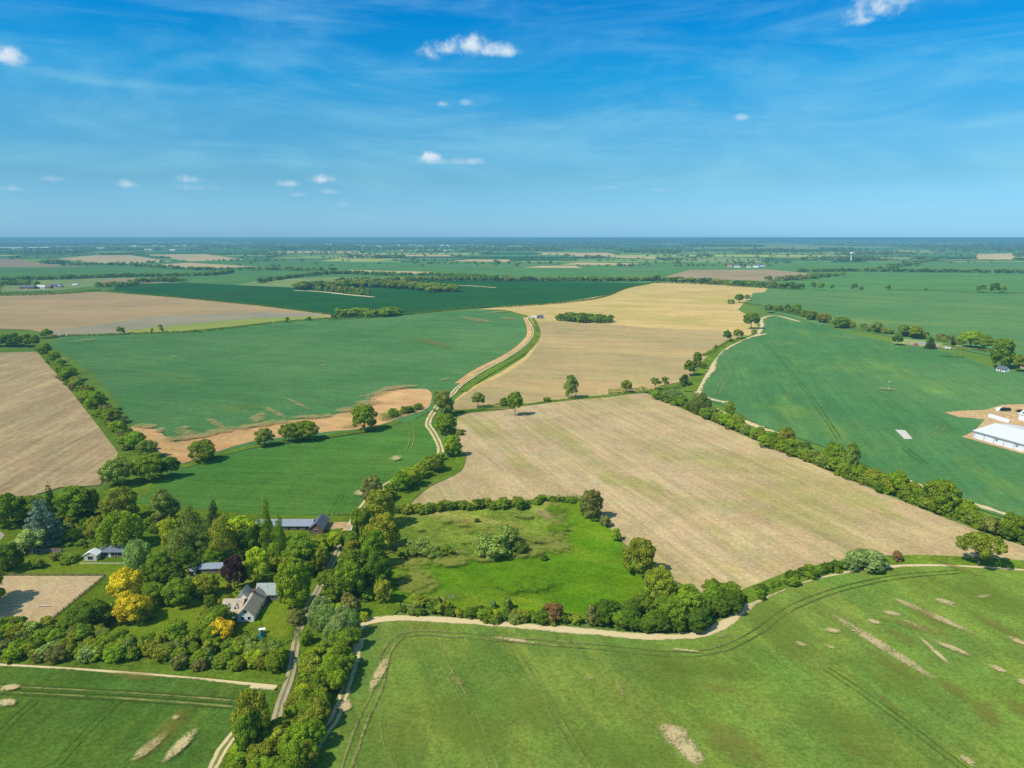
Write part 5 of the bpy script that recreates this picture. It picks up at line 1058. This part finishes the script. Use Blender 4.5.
# white silage bags / tanks behind the barn
V, Fc = lathe([(.01, 0), (1.1, 0), (1.25, .5), (1.25, 1.5), (1.0, 2.2), (.4, 2.6), (.01, 2.65)])
tankme = pymesh('feed_bin', V, Fc, MW['clad'], smooth=True)
V, Fc = lathe([(.25, 2.6), (.25, 2.8), (.01, 2.82)], 8)
lidme = pymesh('lid', V, Fc, MW['grey'])
for i in range(8):
    x, y = G(990 + i * 2.5, 418 + i * .75)
    e = empty('feed_bin', (x, y, 0)); tag(e, 'white domed feed bin in the row behind the white barn', 'bin', 'white feed bins in the row behind the white barn')
    link(bpy.data.objects.new('tank', tankme), e); link(bpy.data.objects.new('lid', lidme), e)
def vehicle(p, q, body, label, cat='car', l=4.4, wd=1.8, h=1.45, van=False, group=None, name='parked_car'):
    o, _ = place(name, p, q, label, cat, group)
    V, Fc = [], []
    prof = [(0, .35), (0, .85), (.9 if not van else .5, .95), (1.4 if not van else .9, h), (l - .9 if not van else l - .05, h), (l, .9), (l, .35)]
    for y in (-wd/2, wd/2): V += [(x, y, z) for x, z in prof]
    n = len(prof); Fc = [tuple(range(n))[::-1], tuple(range(n, 2*n))] + [(i, (i+1) % n, n + (i+1) % n, n + i) for i in range(n)]
    link(bpy.data.objects.new('body', pymesh('body', V, Fc, body)), o)
    part('window', [(1.5, l - 1.1, -wd/2 - .02, -wd/2, .98, h - .1), (1.5, l - 1.1, wd/2, wd/2 + .02, .98, h - .1)], MW['glass'], o)
    for x in (.8, l - .8):
        for y in (-wd/2, wd/2):
            Vw, Fw = lathe([(.01, -.1), (.32, -.1), (.32, .1), (.01, .1)], 10)
            wme = pymesh('wheel', Vw, Fw, MW['rubber'])
            wo_ = link(bpy.data.objects.new('wheel', wme), o); wo_.location = (x, y, .32); wo_.rotation_euler = (R(90), 0, 0)
    return o
vehicle((1001, 411.5), (1005, 411.5), MW['rubber'], 'black vehicle parked behind the white barn', 'vehicle', 5.5, 2.2, 2.4, True, name='parked_van')
vehicle((997, 411.5), (999, 411), MW['clad'], 'white van parked left of the black vehicle', 'van', 4.6, 2, 2.1, True, name='parked_van')
vehicle((1016, 412), (1020, 413), MW['rubber'], 'dark vehicle parked near the solar shed', 'car', 5, 2, 2, False)
# caravans and sheds on the plot
def caravan(p, q, mat, label, l=6.0):
    o, _ = place('caravan', p, q, label, 'caravan')
    V, Fc = [], []
    prof = [(0, .6), (-.15, 1.4), (.35, 2.5), (l - .3, 2.55), (l + .1, 1.5), (l, .6)]
    for y in (0, 2.2): V += [(x, y, z) for x, z in prof]
    n = len(prof); Fc = [tuple(range(n))[::-1], tuple(range(n, 2*n))] + [(i, (i+1) % n, n + (i+1) % n, n + i) for i in range(n)]
    link(bpy.data.objects.new('body', pymesh('body', V, Fc, mat)), o)
    for x in (1, 3.2): window(o, x, 0, 1.4, .9, .6)
    part('door', [(4.2, 4.8, -.04, 0, .65, 2.2)], MW['grey'], o)
    part('wheel', [(2.6, 3.3, -.02, .2, 0, .65)], MW['rubber'], o); part('wheel', [(2.6, 3.3, 2.0, 2.22, 0, .65)], MW['rubber'], o)
caravan((909, 345), (913, 345.5), MW['pink'], 'pink caravan at the left of the plot behind the field')
caravan((913.5, 346), (918, 346.3), MW['red'], 'red caravan beside the pink one', 4.5)
caravan((935, 347), (940, 348), MW['pink'], 'pinkish caravan just right of the pointed conifer', 5)
caravan((944, 349), (949, 349.6), MW['metal'], 'pale blue grey caravan among the plot sheds', 6)
o, L = place('plot_shed', (919, 345), (925, 345.5), 'low grey shed between red caravan and conifer', 'shed')
gable(o, 0, 6, 0, 3.5, 2, 3, MW['cream'], MW['greyroof'], 'x', .2, .1); part('door', [(2, 2.9, -.05, 0, 0, 1.8)], MW['wood'], o)
o, L = place('white_cottage', (996, 371), (1006, 373), 'small white cottage under the tall tree at the right edge', 'house')
gable(o, 0, 8, 0, 5, 2.5, 4.8, MW['white'], MW['slate'], 'x', .3, .18, chimney=[(4, 2.5)])
part('door', [(3.6, 4.5, -.06, 0, 0, 2)], MW['wood'], o); window(o, 2, 0, 1, 1, 1); window(o, 6, 0, 1, 1, 1)
o, L = place('tiled_house', (1020, 368), (1034, 371), 'pink walled house with clay tiled roof leaving the photo at right', 'house')
gable(o, 0, 10, 0, 6, 3.2, 6, MW['pink'], MW['tile'], 'x', .3, .18, chimney=[(8, 3)])
part('door', [(4, 5, -.06, 0, 0, 2)], MW['wood'], o); window(o, 2, 0, 1, 1, 1.1); window(o, 7, 0, 1, 1.2, 1.1)
# sheds at the head of the farm track
o, L = place('field_shed', (531.5, 319), (538, 319), 'white field shed at the head of the farm track', 'shed')
gable(o, 0, 6, 0, 5, 2.8, 3.8, MW['clad'], MW['metal'], 'x', .2, .12); part('door', [(2, 4, -.06, 0, 0, 2.4)], MW['grey'], o)
o, L = place('field_barn', (537.5, 318.8), (545, 318.8), 'dark field barn right of the white shed on the golden field', 'barn')
gable(o, 0, 8, 0, 7, 3.6, 4.8, MW['slate'], MW['blueslate'], 'x', .2, .12); part('door', [(3, 5.5, -.06, 0, 0, 3)], MW['grey'], o)
# distant farm on the left
for i, (px, py, l, d, e, r, wm, rm, lb) in enumerate(((20, 289, 30, 14, 4, 7.5, 'brick', 'slate', 'dark purple roofed barn at the left of the distant farm'), (34, 288.5, 24, 12, 4, 6.5, 'clad', 'metal', 'pale roofed barn in the distant farm'), (45, 288.5, 12, 10, 4, 7, 'brick', 'tile', 'small tiled building right of the pale distant barn'), (50, 286.8, 22, 10, 3.5, 6, 'black', 'slate', 'dark barn at the right of the distant farm'), (72, 286, 12, 6, 3, 4.5, 'clad', 'metal', 'small white shed right of the distant farm'), (57, 287.5, 10, 7, 3, 5, 'stone', 'greyroof', 'low grey shed of the distant farm'))):
    o, L = place('farm_building', (px, py), (px + 5, py), lb)
    gable(o, 0, l, 0, d, e, r, MW[wm], MW[rm], 'x', .4, .3); part('door', [(l * .4, l * .4 + 4, -.1, 0, 0, 3)], MW['grey'], o); window(o, l * .2, 0, 1, 1.6, 1.2); window(o, l * .8, 0, 1, 1.6, 1.2)
# water tower
x, y = G(851, 261.0); o = empty('water_tower', (x, y, 0)); o.scale = (.8, .8, .86); tag(o, 'white water tower with wide flared head standing far off', 'tower')
V, Fc = lathe([(.1, 0), (4.6, 0), (4.0, 6), (3.6, 28), (3.6, 32)], 20); link(bpy.data.objects.new('stem', pymesh('stem', V, Fc, MW['clad'], smooth=True)), o)
V, Fc = lathe([(3.5, 32), (10, 39), (10.5, 40), (10.5, 44), (9, 46), (.1, 47)], 20); link(bpy.data.objects.new('tank', pymesh('tank', V, Fc, MW['clad'], smooth=True)), o)
V, Fc = lathe([(.35, 46.8), (.3, 50), (.05, 50.2)], 8); link(bpy.data.objects.new('mast', pymesh('mast', V, Fc, MW['grey'])), o)
o, L = place('works_building', (834, 260.5), (842, 260.5), 'grey works building left of the water tower'); gable(o, 0, 42, 0, 20, 9, 12, MW['grey'], MW['greyroof'], 'x', .5, .3); part('door', [(15, 22, -.1, 0, 0, 6)], MW['clad'], o)
# white sheet on the crop and the weather mast
x, y = G(904, 435)
V = [(*[a - b for a, b in zip(G(*p), (x, y))], z) for p, z in (((895, 430.3), .5), ((905, 431), .5), ((912.5, 439.5), .5), ((904.5, 439.8), .5))]
V2 = [(a, b, .02) for a, b, c in V]
o = link(bpy.data.objects.new('ground_sheet', pymesh('ground_sheet', V + V2, [(0, 1, 2, 3)[::-1], (0, 1, 5, 4), (1, 2, 6, 5), (2, 3, 7, 6), (3, 0, 4, 7)], MW['cream']))); o.location = (x, y, 0)
tag(o, 'white plastic sheet spread on the right green crop', 'sheet')
x, y = G(888.5, 391); o = empty('weather_mast', (x, y, 0)); tag(o, 'thin mast with small white head alone in the right crop', 'mast')
V, Fc = lathe([(.14, 0), (.09, 6.6), (.01, 6.62)], 8); link(bpy.data.objects.new('pole', pymesh('pole', V, Fc, MW['grey'])), o)
part('head', [(-.5, .5, -.35, .35, 6.62, 7.1)], MW['clad'], o); part('crossarm', [(-.7, .7, -.05, .05, 5.6, 5.72)], MW['grey'], o); part('box', [(-.35, .35, -.25, -.13, 1.0, 1.9)], MW['clad'], o)
# telegraph poles by the lane
for (px, py, lb) in ((299, 690, 'telegraph pole beside the lane on the tree row side'), (244, 751, 'telegraph pole under the large rounded olive tree')):
    x, y = G(px, py); o = empty('telegraph_pole', (x, y, 0)); tag(o, lb, 'pole')
    V, Fc = lathe([(.15, 0), (.1, 8.5), (.01, 8.52)], 8); link(bpy.data.objects.new('pole', pymesh('pole', V, Fc, MW['wood'])), o)
    part('crossarm', [(-.8, .8, -.06, .06, 7.9, 8.03)], MW['wood'], o)
    for dx in (-.65, 0, .65): part('insulator', [(dx - .05, dx + .05, -.05, .05, 8.034, 8.2)], MW['white'], o)
# riding arena fence
def fence(pts, label, hgt=1.25):
    W = [np.array(G(*p)) for p in pts]; base = W[0]
    o = empty('arena_fence', (base[0], base[1], 0)); tag(o, label, 'fence')
    V, Fc = [], []; boxm(V, Fc, -.08, .08, -.08, .08, 0, hgt); post = pymesh('post', V, Fc, MW['wood'])
    for a, b in zip(W, W[1:]):
        L = np.linalg.norm(b - a); n = int(L / 2.6); an = math.atan2(*(b - a)[::-1])
        for i in range(n + 1):
            p = a + (b - a) * i / n - base; q = bpy.data.objects.new('post', post); link(q, o); q.location = (p[0], p[1], 0); q.rotation_euler = (0, 0, an)
        V, Fc = [], []
        for z in (.35, .72, 1.08): boxm(V, Fc, 0, L, .084, .12, z, z + .12)
        r = link(bpy.data.objects.new('rail', pymesh('rail', V, Fc, MW['wood'])), o); r.location = (*(a - base), 0); r.rotation_euler = (0, 0, an)
fence([(-60, 577), (105, 577)], 'timber post and rail fence along the far side of the riding arena')
fence([(105, 577.5), (46, 625.5)], 'timber post and rail fence down the right side of the riding arena')
def jump(p, q, label, mats):
    o, L = place('jump', p, q, label, 'horse jump')
    part('stand', [(-.06, .06, -.4, .4, 0, .1), (-.05, .05, -.05, .05, .1, 1.1)], MW['frame'], o)
    part('stand', [(L - .06, L + .06, -.4, .4, 0, .1), (L - .05, L + .05, -.05, .05, .1, 1.1)], MW['frame'], o)
    for k, (z, m) in enumerate(zip((.45, .8), mats)): part('pole', [(.06, L - .06, -.06, .06, z, z + .12)], MW[m], o)
jump((7.5, 610), (22, 608.5), 'low white and red poled horse jump, left one in the arena', ('clad', 'red'))
jump((39, 608), (50, 608), 'dark poled horse jump, right one in the arena', ('black', 'clad'))
# teal play tent below the cottage
x, y = G(261.5, 638); o = empty('play_tent', (x, y, 0), .2); tag(o, 'small teal and white tent in the cottage garden', 'tent')
link(bpy.data.objects.new('canvas', pymesh('canvas', [(-1, -1.2, 0), (1, -1.2, 0), (1, 1.2, 0), (-1, 1.2, 0), (0, -1.1, 2.1), (0, 1.1, 2.1)], [(0, 1, 4), (2, 3, 5), (1, 2, 5, 4), (3, 0, 4, 5)], MW['teal'])), o)
part('awning', [(-.9, .9, 1.25, 2.4, 1.7, 1.76), (-.85, -.79, 2.3, 2.36, 0, 1.7), (.79, .85, 2.3, 2.36, 0, 1.7)], MW['white'], o)
# stone ring in the paddock corner
x, y = G(451, 598); V, Fc = lathe([(.9, 0), (.95, .45), (.7, .45), (.65, .1), (.01, .1)], 16)
o = link(bpy.data.objects.new('water_trough', pymesh('water_trough', V, Fc, MW['grey']))); o.location = (x, y, 0); tag(o, 'round grey stone ring on pale grass in the paddock corner', 'trough')
# distant town and warehouses
def simple_building(l, d, e, r, wm, rm):
    V, Fc = [], []
    V = [(0, 0, 0), (l, 0, 0), (l, d, 0), (0, d, 0), (0, 0, e), (l, 0, e), (l, d, e), (0, d, e), (0, d/2, r), (l, d/2, r)]
    Fc = [(0, 1, 5, 4), (2, 3, 7, 6), (1, 2, 6, 9, 5), (3, 0, 4, 8, 7), (4, 5, 9, 8), (6, 7, 8, 9)]
    return pymesh('house', V, Fc, [MW[wm], MW[rm]], fm=[0, 0, 0, 0, 1, 1])
protos = [simple_building(14, 9, 6, 10, 'white', 'tile'), simple_building(18, 9, 6, 10, 'pink', 'tile'), simple_building(22, 10, 6, 10, 'white', 'slate'), simple_building(30, 14, 8, 11, 'clad', 'metal')]
for i in range(95):
    px = rnd.choice((rnd.gauss(145, 28), rnd.gauss(175, 35), rnd.gauss(320, 45), rnd.gauss(430, 50))); py = rnd.uniform(244.3, 247.6)
    x, y = G(px, py); h_ = link(bpy.data.objects.new('house', protos[rnd.randrange(4)])); h_.location = (x, y, 0); h_.rotation_euler = (0, 0, rnd.uniform(-.6, .6)); h_.scale = (1.4, 1.1, 1.1)
    tag(h_, 'tiny pale house in the distant town below the horizon', 'house', 'houses of the distant town below the horizon')
for i, (px, py, l, h_, lb) in enumerate(((-6, 249.2, 260, 14, 'very long white warehouse at the left edge below the horizon'), (27, 249, 200, 14, 'long white warehouse beside the longest one'), (95, 249.3, 75, 13, 'small bright white warehouse left of the far town'), (144, 250.5, 60, 10, 'left white shed below the far town'), (168, 251, 55, 10, 'right white shed below the far town'), (66, 268 - 17, 50, 8, 'low pale shed near the far warehouses'))):
    x, y = G(px, py); me = simple_building(l, 60, h_, h_ + 3, 'clad', 'metal'); me.name = 'warehouse'
    o = link(bpy.data.objects.new('warehouse', me)); o.location = (x, y, 0); tag(o, lb, 'warehouse')
for i in range(5):
    px = rnd.uniform(722, 764); py = rnd.uniform(265.5, 268)
    x, y = G(px, py); h_ = link(bpy.data.objects.new('house', protos[rnd.randrange(3)])); h_.location = (x, y, 0); h_.rotation_euler = (0, 0, rnd.uniform(-.8, .8))
    tag(h_, 'small pale house of the village behind the brown field', 'house', 'houses of the village behind the brown field')

# ------------------------------------------------------------------ the smallest repeats become one mass each
def merge_rest(names, keep, newname, label, cat):
    global_list = []
    for o in list(COL.objects):
        if o.parent or o.get('kind') or o.get('category') not in names: continue
        d = depth_at(o.location.y)
        px = 512 + F * o.location.x / d
        if px < -60 or px > 1084: vis = .01
        else: vis = 1
        global_list.append((o.scale[0] * o.scale[2] / d / d * vis, o))
    # singly described ones are kept first
    global_list.sort(key=lambda t: (-1 if not t[1].get('group') else 0, -t[0]))
    drop = [t[1] for t in global_list[keep:]]
    if not drop: return
    Vs, Cs = [], []
    for o in drop:
        me = o.data if o.type == 'MESH' else [c for c in o.children if c.name.startswith('crown')][0].data
        col = o.color if o.type == 'MESH' else [c for c in o.children if c.name.startswith('crown')][0].color
        n = len(me.vertices); a = np.empty(n * 3, np.float32); me.vertices.foreach_get('co', a); a = a.reshape(-1, 3)
        a = a * np.array(o.scale); c_, s_ = math.cos(o.rotation_euler.z), math.sin(o.rotation_euler.z)
        a = np.stack([a[:, 0] * c_ - a[:, 1] * s_, a[:, 0] * s_ + a[:, 1] * c_, a[:, 2]], 1) + np.array(o.location)
        Vs.append(a); Cs.append(np.tile(np.array(col, np.float32), (n, 1)))
    V = np.concatenate(Vs); Cc = np.concatenate(Cs)
    me = npmesh(newname, V, 4, LEAFT)
    if len(me.vertices) == len(Cc):
        at = me.color_attributes.new('tint', 'FLOAT_COLOR', 'POINT'); at.data.foreach_set('color', Cc.ravel())
    ob = link(bpy.data.objects.new(newname, me)); tag(ob, label, cat, kind='stuff')
    for o in drop:
        for c in list(o.children): bpy.data.objects.remove(c)
        bpy.data.objects.remove(o)
merge_rest(('tree',), 292, 'small_trees', 'the many smaller trees of the belts and far rows', 'trees')
merge_rest(('bush',), 292, 'small_bushes', 'the many smaller bushes of the hedgerows', 'bushes')
